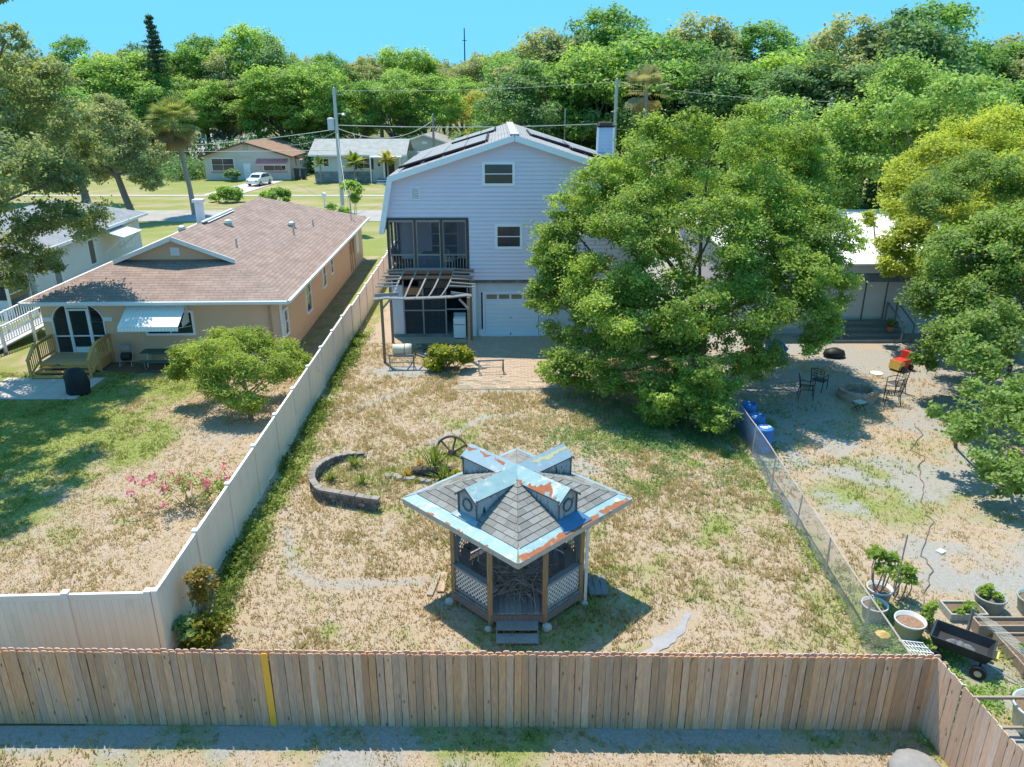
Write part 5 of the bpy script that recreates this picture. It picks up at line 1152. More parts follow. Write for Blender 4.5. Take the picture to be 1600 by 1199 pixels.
pot('large grey pot filled with wood chips', (9.25,14.75,0), .34, .5, CHIP); pot('green grey tub with lettuce at the raised bed', (11.75,15.8,0), .36, .42, SOIL, mat('green_tub', (.30,.36,.34), (.24,.3,.28), 2, .5))
pot('dark green tub cut by the right edge', (12.75,15.7,0), .36, .42, SOIL, mat('green_tub', (.3,.36,.34), (.24,.3,.28), 2, .5))
TUB = mat('galvanised_tub', (.56,.62,.66), (.46,.52,.56), 2, .4, metal=.3); pot('big galvanised tub with bushy herbs in the lower right corner', (10.45,11.95,0), .48, .6, SOIL, TUB)
bush('sapling', 'leafy sapling growing in the grey pot by the fence', 'sapling', (9.05,16.0,.4), (.42,.38,.32), 520, .13, HERB, 41, zc=.95, lobes=5); bush('sapling', 'drooping green plant beside the dark stake', 'sapling', (9.75,16.2,0), (.35,.3,.3), 460, .12, HERB, 42, zc=.75, lobes=5)
bush('weeds', 'low weeds in the pot behind the chain link', 'plant', (8.75,15.45,.36), (.16,.16,.08), 160, .08, HERB, 43, lobes=4); bush('lettuce', 'lettuce in the green grey tub', 'plant', (11.72,15.8,.38), (.25,.22,.12), 700, .09, leafmat('lettuce', (.16,.26,.03), (.36,.46,.09), .35), 44, lobes=6)
bush('herbs', 'bushy herbs in the galvanised tub', 'plant', (10.6,11.9,.55), (.4,.36,.2), 1100, .12, HERB, 45, lobes=7); bush('vine', 'thin leafy vine beside the wood chip pot', 'plant', (9.95,15.1,0), (.22,.2,.42), 260, .11, HERB, 46, lobes=6)
spiky('seedling', 'green seedling behind the wood chip pot', (9.35,15.35,0), 14, .4, YUC, 47, .6, .06); bush('herbs', 'herbs in the small square bed', 'plant', (11.0,15.55,.18), (.4,.3,.08), 700, .1, HERB, 48, lobes=6)
tag(MB().tube([(9.42,15.9,.3),(9.75,16.4,1.75)], .018, 6).build('stake', DKB), 'dark stake leaning from the sapling pot', 'stake')
# raised beds
BDW = wood('bed_boards', (.36,.27,.21), (.26,.2,.16))
def bed(label, x0, x1, y0, y1, h, rz=0, soil=SOIL, m=BDW):
    cx, cy = (x0+x1)/2, (y0+y1)/2; b_ = thing('raised_bed', label, 'raised bed', (cx,cy,0), rz); a_, c_ = (x1-x0)/2, (y1-y0)/2
    B(-a_,a_,-c_,-c_+.04,0,h).build('board', m, b_); B(-a_,a_,c_-.04,c_,0,h).build('board', m, b_); B(-a_,-a_+.04,-c_+.04,c_-.04,0,h).build('board', m, b_); B(a_-.04,a_,-c_+.04,c_-.04,0,h).build('board', m, b_); B(-a_+.04,a_-.04,-c_+.04,c_-.04,0,h*.75).build('soil', soil, b_)
bed('small square raised bed of grey boards with herbs', 10.55,11.45,15.3,15.85,.22, 0, SOIL, wood('grey_bed', (.4,.4,.38), (.3,.3,.28))); bed('long raised bed with reddish boards along the top of the garden', 10.9,13.2,14.75,15.1,.32); bed('large vegetable bed in the lower right corner', 11.15,14.5,11.6,14.6,.26, .0)
for i in range(14):
    x, y = 11.5 + (i % 5)*.5 + rs.normal()*.06, 14.2-(i//5)*.55 + rs.normal()*.08; bush('vegetable_plant', f'vegetable seedling in the {["far","middle","near"][i//5]} row, {["leftmost","second","third","fourth","fifth"][i%5]} from the left', 'plant', (x,y,.2), (.14,.14,.12), 60, .13, HERB, 60+i, lobes=4, group='vegetables in rows', stems=3)
nt = MB()
for k in range(26): nt.tube([(10.75+k*.02,14.9-k*.12,.62),(10.95+k*.03,14.85-k*.12,.35),(11.35+k*.03,14.8-k*.12,.28)], .004, 3)
for k in range(8): nt.tube([(10.75+.08*k,14.9,.62-.04*k),(11.0+.09*k,13.4,.60-.04*k),(11.3+.09*k,11.8,.58-.04*k)], .004, 3)
stuff(tag(nt.build('bird_netting', mat('net_grey', (.45,.47,.45), (.36,.38,.36), 4, .8)), 'grey bird netting drooping over the edge of the vegetable bed', 'netting'))
for x, y, lb in ((10.75,14.9,'short post at the far end of the netting'),(11.1,13.35,'short dark post in the middle of the netting')): tag(MB().bar((x,y,0),(x,y,.7), .05).build('post', DKB, None), lb, 'post')
tag(MB().bar((8.45,12.05,.72),(10.6,11.98,.78), .05,.06).build('rail', BDW), 'horizontal wooden rail behind the right run of fence', 'rail'); tag(MB().bar((8.7,11.75,.25),(10.1,11.72,.28), .05,.05).build('rail', BDW), 'lower wooden rail near the galvanised tub', 'rail')
tag(B(-.13,.13,-.1,.1,0,.14).build('red_container', RED, loc=(10.72,12.35,.6)), 'red plastic container behind the galvanised tub', 'container')
# cart
CT = thing('garden_cart', 'black dump cart with yellow latch and four wheels beside the vegetable bed', 'cart', (10.02,13.95,0), radians(-38)); BP = mat('black_poly', (.025,.027,.033), (.04,.042,.05), 2, .5)
L_, W_ = .62, .36
inn = lambda z, k: [(-L_*k,-W_*k,z),(L_*k,-W_*k,z),(L_*k,W_*k,z),(-L_*k,W_*k,z)]
tb = MB(); o_, i_, fl, bt = inn(.62,1.0), inn(.62,.94), inn(.40,.78), inn(.36,.82)
tb.add(o_+i_+fl+bt, [(0,1,5,4),(1,2,6,5),(2,3,7,6),(3,0,4,7),(4,5,9,8),(5,6,10,9),(6,7,11,10),(7,4,8,11),(8,9,10,11),(12,13,1,0),(13,14,2,1),(14,15,3,2),(15,12,0,3),(15,14,13,12)]).build('tray', BP, CT)
for sx in (-.42,.42):
    for sy in (-.40,.40):
        w_ = MB().tube([(sx,sy-.045,.16),(sx,sy+.045,.16)], .16, 18).build('wheel', MBLK, CT); MB().tube([(sx,sy-.05,.16),(sx,sy+.05,.16)], .075, 12).build('rim', GALV, w_)
    MB().bar((sx,-.36,.18),(sx,.36,.18), .04).build('axle', MBLK, CT)
MB().bar((-.45,0,.3),(.5,0,.3), .1,.06).build('chassis', MBLK, CT); MB().tube([(.5,0,.2),(.9,-.05,.12),(1.35,-.1,.05)], .018, 6).build('handle', GALV, CT); B(.60,.70,-.14,.14,.42,.5).build('latch', YEL, CT)
for i in range(3): o = MB().lathe([(.05,0),(.09,.04),(.03,.09)], 8, sx=1.6).build('rag', mat('rag_grey', (.16,.16,.18), (.1,.1,.11), 6, .8), loc=(9.85+.13*i,14.05-.1*i,.41), rz=i); tag(o, f'grey scrap lying in the cart tray, {["at its far end","in the middle","near the latch"][i]}', 'scrap')
ld = thing('bin_lid', 'black plastic lid on the ground behind the fence corner', 'lid', (9.2,13.0,0), .5); MB().lathe([(.34,0),(.36,.06),(.28,.14),(.1,.19)], 18, sx=1.25).build('dome', BP, ld, True); B(-.3,.3,-.04,.04,.15,.20).build('ridge', BP, ld)
# rolled white wire panel, orange bag, cloth
wp = MB()
for k in range(9): wp.tube([(8.3+.07*k,13.5-.10*k,.94-.05*k),(8.75+.07*k,13.35-.10*k,.98-.05*k)], .011, 4)
for k in range(8): wp.tube([(8.3+.065*k,13.5-.02*k,.95),(8.85+.06*k,12.7-.02*k,.56)], .011, 4)
tag(wp.build('wire_panel', WHITE), 'white wire shelf panels heaped by the fence corner', 'wire panel')
tag(MB().lathe([(.12,0),(.2,.1),(.15,.28),(.05,.36)], 10, sx=1.2).build('feed_bag', mat('orange_bag', (.65,.30,.08), (.5,.45,.12), 9, .6, c=(.6,.5,.35), cscale=6), loc=(8.52,14.5,0)), 'orange and yellow bag leaning on the chain link fence', 'bag')
tag(MB().lathe([(.2,0),(.12,.3),(.05,.55),(.02,.66)], 8).build('cloth', mat('pale_cloth', (.5,.68,.70), (.42,.6,.63), 3, .8), loc=(8.05,13.15,0)), 'pale turquoise cloth bundled against the wooden fence', 'cloth')
tag(MB().lathe([(.42,0),(.40,.10),(.30,.17),(.1,.20)], 16, sx=1.2).map(lambda v: v*(1+.06*sin(v.x*8+v.y*5))).build('boulder', mat('grey_boulder', (.27,.27,.285), (.2,.2,.21), 5, .9, bump=.4), loc=(7.6,10.98,0), smooth=True), 'flat grey boulder at the bottom edge before the fence corner', 'boulder')
fr_ = thing('potted_fern', 'fern in a pot on the grey house steps', 'plant', (19.55,38.15,.4)); put(rawmesh('fern', np.zeros((0,3)), 4), 'x', None) if False else None
MB().lathe([(.14,0),(.2,.3),(.17,.3)], 12).build('pot', mat('terracotta', (.35,.17,.1), (.3,.14,.09), 3, .8), fr_)
f_ = spiky('fronds', 'x', (0,0,.28), 60, .55, YUC, 77, .5, .06); f_.parent = fr_
for k_ in ('label','category'): del f_[k_]
# ------------------------------------------------------------ across the street
def gable_house(name, label, loc, rz, W_, L, e, k, wall, roofm, ov=.6, rise_y=True):
    h = thing(name, label, 'house', loc, rz); B(-W_/2,W_/2,0,L,-.2,e).build('walls', wall, h)
    rz_ = e + (W_/2+ov)*k
    for sg in (1,-1):
        q = [(sg*(W_/2+ov),-ov,e-.0),(sg*(W_/2+ov),L+ov,e-.0),(0,L+ov,rz_),(0,-ov,rz_)]
        roofface(h, q if sg > 0 else [q[1],q[0],q[3],q[2]], roofm, .12)
        MB().bar((sg*(W_/2+ov),-ov-.03,e-.1),(0,-ov-.03,rz_-.1), .05,.22).build('rake_board', mat('brown_rake', (.16,.09,.07), (.12,.07,.06), 2, .7) if name == 'garage_house' else WHITE, h)
    MB().prism([(-W_/2,e),(W_/2,e),(0,rz_-.15)], .0, .15).build('gable_wall', wall, h); MB().prism([(-W_/2,e),(W_/2,e),(0,rz_-.15)], L-.15, L).build('gable_wall', wall, h)
    return h
TANR = shingle_mat('tan_shingles', (.31,.20,.145), (.27,.175,.125), .2, .6); CREAM = mat('cream_wall', (.62,.57,.54), (.56,.52,.49), .5, .8)
g = gable_house('garage_house', 'cream house with tan gable roof and pink awning across the street', (-39.3,118.2,0), radians(1), 12.6, 15, 3.35, .30, CREAM, TANR)
B(-6.4,0.9,-.06,.0,3.1,3.34).build('band', mat('band_beige', (.6,.55,.45), (.55,.5,.42), 1, .8), g)
window(g, -5.2,-2.0,1.3,3.0, front(-.02), .1, rows=2, cols=2); B(-5.4,-1.8,-.12,-.02,1.05,1.18).build('window_sill', mat('pink_sill', (.45,.22,.22), (.4,.2,.2), 2, .7), g)
window(g, 2.4,5.6,1.3,2.3, front(-.02), .1, rows=1, cols=2); B(2.2,5.8,-.12,-.02,1.05,1.18).build('window_sill', MATS['pink_sill'], g)
for k in range(14): MB().slab([(1.5+k*.33,-.05,3.0),(1.5+k*.33,-1.0,2.35),(1.8+k*.33,-1.0,2.35),(1.8+k*.33,-.05,3.0)], .04).build('awning_slat', mat('pink_awning', (.60,.22,.22), (.54,.19,.19), 1, .6, rnd=.05), g)
MB().slab([(1.45,-1.02,2.36),(1.45,-1.06,2.1),(6.1,-1.06,2.1),(6.1,-1.02,2.36)], .03).build('awning_valance', mat('pale_pink', (.66,.42,.42), (.6,.38,.38), 1, .6), g)
d_ = B(-.6,.4,-.06,0,.1,2.3).build('door', WHITE, g); B(-.35,-.27,-.5,-.06,0,.06).build('door_mat', MBLK, g) if False else None
B(-.35,.35,-.08,-.0,4.2,5.0).build('gable_vent', mat('vent_tan', (.5,.46,.42), (.4,.37,.34), 6, .8), g)
window(g, 3.0,3.7,1.6,2.8, side(6.33), .08, rows=1); window(g, 6.0,6.7,1.6,2.8, side(6.33), .08, rows=1); window(g, 10,11,1.2,2.6, side(6.33), .08, rows=2)
MB().slab([(6.35,2.6,3.0),(7.3,2.6,2.6),(7.3,4.2,2.6),(6.35,4.2,3.0)], .05).build('side_awning', mat('orange_awning', (.55,.25,.16), (.5,.22,.14), 1, .6), g)
h2 = thing('grey_roof_house', 'long pale blue house with grey roof and stone skirting across the street', 'house', (-21.3,115.2,0), radians(1.2))
PB2 = mat('pale_blue_wall', (.60,.66,.70), (.55,.61,.66), .5, .75); B(-7.3,5.4,0,8,-.2,3.95).build('walls', PB2, h2)
GR2 = shingle_mat('light_grey_shingles', (.36,.37,.38), (.33,.34,.345), .22, .6)
roofface(h2, [(-7.9,-.9,3.85),(6.2,-.9,3.85),(6.2,4.4,5.75),(-7.9,4.4,5.75)], GR2, .12); roofface(h2, [(6.2,9,3.85),(-7.9,9,3.85),(-7.9,4.4,5.75),(6.2,4.4,5.75)], GR2, .12)
MB().prism([(0,3.9),(8,3.9),(4.2,5.6)], -7.3, -7.2).prism([(0,3.9),(8,3.9),(4.2,5.6)], 5.3, 5.4).map(lambda v: Vector((v.y, v.x, v.z))).build('gable_wall', PB2, h2); B(-7.9,6.2,-.95,-.88,3.62,3.84).build('fascia', WHITE, h2)
SKT = mat('skirt_stone', (.30,.34,.36), (.20,.23,.25), 3, .9, rnd=.3, bump=.4)
for r in range(4):
    x = -7.3
    while x < 1.0:
        w_ = rs.uniform(.4,.9); B(x,min(x+w_-.03,1.0),-.10,-.01,.02+r*.36,.35+r*.36).build('stone', SKT, h2); x += w_
B(-7.35,1.0,-.09,-.0,0,1.44).build('skirting', mat('skirt_mortar', (.4,.42,.43), (.35,.37,.38), 3, .9), h2) if False else None
B(-7.3,1.0,-.07,-.0,0,1.46).build('skirting', mat('skirt_mortar', (.4,.42,.43), (.35,.37,.38), 3, .9), h2)
window(h2, -5.9,-5.2,2.2,3.2, front(-.02), .08, rows=1); window(h2, -1.0,.7,1.9,3.2, front(-.02), .1, rows=2, cols=2)
for x in (-1.55,.82): B(x,x+.42,-.07,-.0,1.75,3.35).build('shutter', mat('navy_shutter', (.03,.045,.10), (.04,.055,.12), 2, .6), h2)
B(1.0,5.5,-2.0,0,3.45,3.65).build('porch_roof', WHITE, h2)
for x in (1.1,3.0,5.3): B(x-.08,x+.08,-1.9,-1.74,.0,3.45).build('porch_post', WHITE, h2)
w_ = window(h2, 2.9,4.3,.55,2.9, front(-.02), .1, rows=1, cols=1, glass=mat('dark_door', (.05,.05,.055), (.035,.035,.04), 3, .4), name='door'); B(1.9,2.15,-.1,-.0,2.2,2.7).build('porch_lamp', MBLK, h2)
for k in range(4): B(2.0,5.2,-2.1-k*.35,-1.75-k*.35,0,.62-k*.15).build('porch_step', WHITE if k % 2 else mat('step_dark', (.12,.12,.14), (.1,.1,.12), 2, .8), h2)
h3 = gable_house('beige_house', 'small beige gable house half hidden behind the grey roofed house', (-13.6,125,0), radians(-4), 10, 10, 4.4, .32, mat('beige_wall', (.55,.55,.5), (.5,.5,.46), .5, .8), shingle_mat('beige_shingles', (.34,.29,.27), (.3,.26,.24), .2, .6))
B(-.4,.4,-.05,0,4.7,5.1).build('gable_vent', WHITE, h3)
h4 = gable_house('blue_gable_house', 'pale blue house gable peeking through the distant trees above the roof ridge', (.4,168,6), radians(20), 9, 10, 5.6, .55, mat('far_blue_wall', (.46,.58,.70), (.42,.54,.66), .4, .8), GSH)
window(h4, -1.6,.2,3.6,5.2, front(-.03), .15, rows=2)
h5 = gable_house('white_roof_house', 'distant house with half white, half dark roof behind the left trees', (-76,150,4), radians(62), 14, 18, 6.6, .28, mat('far_white', (.7,.7,.7), (.64,.64,.64), .4, .7), mat('dark_roof', (.19,.19,.21), (.16,.16,.18), 1, .9))
B(-5,-3.6,2,3.4,7.0,9.6).build('chimney', WHITE, h5)
# car
CR = thing('white_suv', 'white hatchback parked on the driveway of the cream house', 'car', (-35.4,110.8,.02), radians(-101)); CW_ = mat('car_white', (.72,.74,.75), (.68,.70,.71), 1, .25, spec=.6); CG = glassmat('car_glass', (.015,.02,.03), .05)
prof = [(-2.15,.35),(-2.2,.75),(-2.12,1.0),(-1.85,1.05),(-1.45,1.48),(-1.0,1.60),(.2,1.62),(.75,1.5),(1.25,1.08),(1.95,.95),(2.2,.75),(2.2,.35)]
bd = MB().prism(prof, -.88, .88); bd.map(lambda v: Vector((v.x, v.y*(1 - .16*max(0,(v.z-.95)/.65)), v.z))); bd.build('body', CW_, CR)
for sy in (-1,1):
    f_ = lambda x, z: (x, sy*(.89*(1-.16*(z-.95)/.65)), z)
    for a in ([(-1.5,1.1),(-.55,1.1),(-.55,1.5),(-1.25,1.46)],[(-.47,1.1),(.3,1.1),(.3,1.52),(-.47,1.5)],[(.38,1.1),(1.05,1.1),(.62,1.44),(.38,1.5)]):
        p4 = [f_(x,z) for x,z in a]; MB().slab(p4 if sy < 0 else p4[::-1], .02).map(lambda v: v+Vector((0,sy*.012,0))).build('side_window', CG, CR)
    for x in (-1.35,1.35):
        w_ = MB().tube([(x,sy*.70,.34),(x,sy*.90,.34)], .34, 18).build('wheel', MBLK, CR); MB().tube([(x,sy*.88,.34),(x,sy*.915,.34)], .2, 12).build('rim', GALV, w_)
    B(-2.2,-2.08,sy*.78-.14,sy*.78+.1,.85,1.05).build('tail_light', mat('tail_red', (.25,.03,.04), (.2,.02,.03), 2, .3), CR); B(2.1,2.215,sy*.66-.16,sy*.66+.16,.68,.82).build('headlight', CG, CR)
MB().slab([(-1.86,-.66,1.09),(-1.5,-.62,1.46),(-1.5,.62,1.46),(-1.86,.66,1.09)][::-1], .02).map(lambda v: v+Vector((-.02,0,.012))).build('rear_window', CG, CR); MB().slab([(.80,-.62,1.46),(1.22,-.70,1.12),(1.22,.70,1.12),(.80,.62,1.46)], .02).map(lambda v: v+Vector((.02,0,.012))).build('windscreen', CG, CR)
B(-2.24,-2.15,-.82,.82,.32,.5).build('bumper', MBLK, CR); B(-2.225,-2.19,-.25,.25,.78,.9).build('number_plate', GALV, CR)
tk = thing('pickup_truck', 'dark pickup truck parked beyond the hedge at left', 'truck', (-67,152,0), radians(172)); DT = mat('truck_dark', (.03,.05,.06), (.04,.06,.07), 1, .3)
MB().prism([(-2.8,.5),(-2.8,1.2),(-.6,1.2),(-.4,1.9),(.9,1.9),(1.5,1.25),(2.7,1.1),(2.7,.5)], -.95, .95).build('body', DT, tk); B(-.3,1.0,-.97,.97,1.3,1.8).build('window', CG, tk)
for x in (-1.8,1.8):
    for sy in (-.9,.9): MB().tube([(x,sy-.12,.4),(x,sy+.12,.4)], .4, 14).build('wheel', MBLK, tk)
for i, (x, y) in enumerate(((-32.2,118.6),(-31.3,119.0))):
    b_ = thing('wheelie_bin', ['dark wheeled bin at the corner of the cream house, left one','dark wheeled bin at the corner of the cream house, right one'][i], 'bin', (x,y,0), .1, 'wheeled bins')
    MB().add([(-.26,-.3,0),(.26,-.3,0),(.26,.3,0),(-.26,.3,0),(-.36,-.4,1.5),(.36,-.4,1.5),(.36,.4,1.5),(-.36,.4,1.5)], [(0,3,2,1),(4,5,6,7),(0,1,5,4),(1,2,6,5),(2,3,7,6),(3,0,4,7)]).build('body', mat('bin_dark', (.035,.05,.075), (.03,.04,.06), 2, .5), b_); B(-.4,.4,-.45,.42,1.5,1.6).build('lid', MATS['bin_dark'], b_)
    for sx in (-.3,.3): MB().tube([(sx-.05,.32,.12),(sx+.05,.32,.12)], .12, 10).build('wheel', MBLK, b_)
mbx = thing('mailbox', 'white mailbox post at the far kerb behind the stucco house', 'mailbox', (-21.2,88.5,0)); B(-.07,.07,-.07,.07,0,1.1).build('post', WHITE, mbx); MB().prism([(-.2,1.1),(.2,1.1),(.2,1.4),(.1,1.55),(-.1,1.55),(-.2,1.4)], -.3,.3).build('box', WHITE, mbx)
# utility poles
PW_ = mat('pole_wood', (.34,.32,.31), (.26,.24,.23), 3, .9, (4,4,.3)); PC = mat('pole_concrete', (.5,.51,.5), (.42,.43,.42), 2, .9)
POLES = [(-18.4,84.9,12.5,'tall grey utility pole with transformer behind the stucco house',PC,.17),(-11.3,116,9.2,'short wooden utility pole behind the gambrel roof',PW_,.16),(11.2,88,13.4,'grey utility pole behind the chimney',PC,.19),(6.0,92,10.4,'slim pole left of the chimney',PC,.09),(29.3,75,11.5,'wooden pole among the trees at right',PW_,.18)]
for x, y, h, lb, m_, r_ in POLES:
    p_ = thing('utility_pole', lb, 'utility pole', (x,y,0)); MB().tube([(0,0,-.2),(0,0,h)], [r_*1.25,r_], 10).build('shaft', m_, p_)
    if r_ > .12: MB().bar((-.0,0,h-.6),(.9,0,h-.6), .07).build('arm', m_, p_); MB().lathe([(.05,0),(.08,.08),(.03,.16)], 8, (0,0,h)).build('insulator', WHITE, p_)
    if x == -18.4:
        MB().lathe([(.34,0),(.36,.1),(.36,1.1),(.3,1.2),(.1,1.26)], 14, (-.55,-.1,8.4)).build('transformer', mat('transformer_grey', (.55,.57,.6), (.5,.52,.55), 2, .5), p_); MB().tube([(0,-.1,10.0),(.7,-.2,10.05)], .05, 6).build('lamp_arm', GALV, p_); MB().lathe([(.16,0),(.24,.18),(.1,.3)], 10, (.85,-.2,9.8)).build('lamp_head', GALV, p_)
WIRE = mat('wire_grey', (.55,.55,.55), (.45,.45,.45), 1, .6)
def wire(label, p_, q_, sag, r_=.03):
    p_, q_ = Vector(p_), Vector(q_); pts = [p_ + (q_-p_)*t - Vector((0,0,4*sag*t*(1-t))) for t in np.linspace(0,1,17)]; tag(MB().tube(pts, r_, 5).build('power_line', WIRE), label, 'wire')
wire('top power line from the tall pole to the chimney pole', (-18.4,84.9,12.3), (11.2,88,13.2), .35, .018); wire('thick cable from the tall pole towards the chimney pole', (-18.4,84.9,8.9), (11.2,88,9.0), .3, .04)
wire('sagging cable from the tall pole to the short wooden pole', (-18.4,84.9,8.6), (-11.4,116,8.4), 1.6, .045); wire('cable running left from the tall pole over the cream house', (-18.4,84.9,8.5), (-60,84,7.2), 1.2, .035)
wire('thin service wire dropping to the cream house gable', (-18.4,84.9,8.3), (-33.5,118,5.0), .5, .025); wire('power line running right from the chimney pole into the trees', (11.2,88,13.2), (29.3,75,11.3), .4, .018); wire('service wire slanting to the stucco house mast', (-18.4,84.9,8.2), (-12.0,56.8,5.3), .4, .02)
wire('cable crossing left behind the palm trunk', (-18.4,84.9,6.4), (-70,100,6.0), .4, .03)
tm = thing('radio_mast', 'thin radio mast on the far horizon above the woods', 'mast', (-17,300,0)); MB().tube([(0,0,0),(0,0,34)], [.35,.2], 6).build('shaft', MBLK, tm); MB().bar((-.8,0,30),(.8,0,30), .2).build('antenna', MBLK, tm)
# ------------------------------------------------------------ trees and plants
BARK = mat('oak_bark', (.24,.21,.19), (.15,.13,.12), 5, .95, (3,3,.7), .6)
OAK = leafmat('oak_leaf', (0.091,0.190,0.057), (0.324,0.525,0.143), .38); OAKB = leafmat('oak_leaf_bright', (0.134,0.262,0.064), (0.418,0.572,0.147), .42); OAKD = leafmat('oak_leaf_dark', (0.098,0.179,0.089), (0.253,0.408,0.149), .35)
YELL = leafmat('yellow_leaf', (0.270,0.320,0.050), (0.540,0.600,0.110), .4); LITE = leafmat('light_leaf', (0.170,0.293,0.072), (0.429,0.572,0.190), .42); GREYL = leafmat('grey_green_leaf', (0.230,0.276,0.137), (0.460,0.477,0.240), .35); BAMB = leafmat('bamboo_leaf', (0.470,0.341,0.078), (0.550,0.536,0.134), .4)
def rel(c, lobes, j=.25, seed=1):
    r = np.random.RandomState(seed); return [((x-c[0]+r.normal()*j, y-c[1]+r.normal()*j, z+r.normal()*j), (s*1.1, s*1.05, s*.85)) for x, y, z, s in lobes]
c = (8.2,32.0)
lb = [(6,33.06,9.4,2),(8.5,33.63,9.7,2),(11,34.01,9.2,2),(4.4,33.22,8,1.9),(12.2,34.72,8,1.8),(3,32.34,6.4,1.7),(2.3,32.63,4.7,1.6),(2.6,30.84,3.1,1.4),(3.4,29.68,2,1.3),(2,32.40,5.4,1),(1.5,32.04,3.9,0.8),(1.9,30.04,1.4,0.8),(5,30.21,6.7,1.8),(7.5,29.48,7,1.9),(10,30.16,6.9,1.9),(11.8,31.01,6.3,1.6),(13,32.69,6.2,1.5),(4.5,28.71,4.2,1.6),(6.5,27.96,4.4,1.6),(8.5,27.93,4.3,1.6),(10.5,28.80,4.6,1.6),(12.3,30.20,4.6,1.4),(12.8,31.48,4.9,1),(4.9,28.48,2,1.4),(6.5,27.26,1.9,1.4),(8,27.43,1.8,1.3),(9.4,28.68,2.4,1.2),(5,35.00,7,2),(8,36.00,7.6,2.2),(11,36.00,7.2,2.2),(12.4,35.40,6.4,1.7),(7.2,26.19,1.2,0.9),(5.6,27.02,0.9,0.8),(11.6,28.87,3.2,0.9),(3.8,31.96,9,0.9),(2.2,32.08,7.4,0.8),(9.5,32.34,10.6,1),(6.9,32.34,10.6,0.9),(12.3,33.68,9.9,0.9)]
lb = lb[:35] + [(4,30.2,5.2,1.7),(6,29.6,5.5,1.8),(8,29.6,5.6,1.8),(10,30.2,5.6,1.8),(5,30.3,3.1,1.6),(7,29.8,3.2,1.6),(9,30.2,3.4,1.5),(11.2,31.2,5.4,1.5),(3.2,31.2,4.6,1.3),(12.4,32.2,5.2,1.2),(6.5,31.5,7.6,1.8),(9.5,31.6,7.8,1.8),(4.6,31.5,7.2,1.5),(11.6,32.4,7.4,1.5)] + lb[35:]
_r = np.random.RandomState(77)
for _k in range(70):
    _a = lb[_r.randint(0, 49)]; _b = min((q for q in lb[:49] if q is not _a), key=lambda q: (q[0]-_a[0])**2+(q[1]-_a[1])**2+(q[2]-_a[2])**2 + 6*_r.rand())
    _t = _r.rand(); lb.append((_a[0]*_t+_b[0]*(1-_t)+_r.normal()*.5, _a[1]*_t+_b[1]*(1-_t)-.3+_r.normal()*.4, max(.8, _a[2]*_t+_b[2]*(1-_t)+_r.normal()*.5), .6+.5*_r.rand()))
make_tree('oak_tree', 'huge bushy green tree beside the gambrel house, filling the centre right', 'tree', (*c,0), rel(c, lb, .15), 300000, .128, leafmat('main_leaf', (.10,.19,.04), (.46,.58,.12), .36), 3.0, .38, 5, BARK, clumps=20, cr=.23)
c = (23.8,35)
lb = [(26.5,35,8,2.2),(28.5,33,9,2.2),(20.6,32,6.2,1.7),(18.6,31,5.4,1.6),(17.4,30.6,4.2,1.2),(22,30,6.5,2),(24,29,7,2),(19,28.7,4.5,1.5),(21,27,4.4,1.7),(17.5,29.2,3.1,1.0),(17.0,29.3,2.3,.7),(17.2,26.5,3.0,1.1),(19,25,3.2,1.5),(17.3,24.4,2.2,1.1),(15.4,22.9,2.0,.8),(15.2,21.2,1.5,.9),(16.6,21.6,2.4,1.1),(14.5,22.6,1.9,.5),(15.0,20.4,1.2,.7),(14.1,23.5,2.3,.35),(27,33,8,2),(26,30,6,2),(16.3,20.2,1.6,.8),(21,31.5,5.3,1.8),(23,28,5,1.8),(20,29.8,6.3,1.6),(18,29.5,4.3,1.2),(22.5,26,5.2,1.6),(18.3,27.6,3.6,1.2),(17,28,3.2,1),(20.5,25.5,3.8,1.4),(24.5,27,5,2),(16.2,24,2.4,.8),(22.5,31,7.2,1.6),(18.7,34,7.6,1.2),(20.2,35.2,8.2,1.4),(21.8,34,8.2,1.5),(20,31.2,6.6,1.3),(19.6,31.4,4.4,1.2)]
make_tree('oak_tree', 'dark green oak at the right edge with branches drooping over the sand', 'tree', (*c,0), rel(c, lb, .12, 2), 165000, .15, leafmat('right_leaf', (0.111,0.184,0.050), (0.326,0.460,0.130), .38), 4.0, .4, 6, BARK, clumps=24, cr=.28)
c = (23.5,41.2)
lb = [(20,39,7,1.6),(22,39.5,8.4,1.8),(24,40,9.3,1.9),(26.5,40.5,9.6,1.9),(18.8,38.4,5.2,1.0),(20,38,4.8,1.2),(28.5,40.5,8.8,1.9),(22,38.2,6.2,1.5),(25,38.6,7.4,1.8),(18.3,38.6,4.3,.7),(17.9,39,6.3,.5),(21.2,38,4.0,.9),(27.5,38.5,6.5,1.8)]
lb = [(x, y+(z-7)*.75, z, r_) for x, y, z, r_ in lb] + [(19.4,37.2,5.8,1.0),(21,37.5,5.4,1.1),(23.2,38.5,6.8,1.2),(24.8,39.4,8.2,1.2)]
make_tree('oak_tree', 'yellow leaved tree at the right above the white roof', 'tree', (*c,0), rel(c, lb, .15, 3), 85000, .17, YELL, 3.5, .3, 7, BARK, clumps=30, cr=.3)
make_tree('oak_tree', 'round light green tree rising behind the yellow tree', 'tree', (28.6,55,0), dome_lobes(np.random.RandomState(4), (5.8,4.5,5.4), 9.6, 24, (.28,.4), -.7), 38000, .26, LITE, 5, .35, 8, BARK, clumps=26)
make_tree('oak_tree', 'light green tree between the big tree and the yellow tree', 'tree', (20.5,58,0), dome_lobes(np.random.RandomState(14), (6.4,4,4.6), 7.6, 20, (.3,.42), -.8), 34000, .24, LITE, 3, .3, 9, BARK, clumps=26)
c = (-26,33.5)
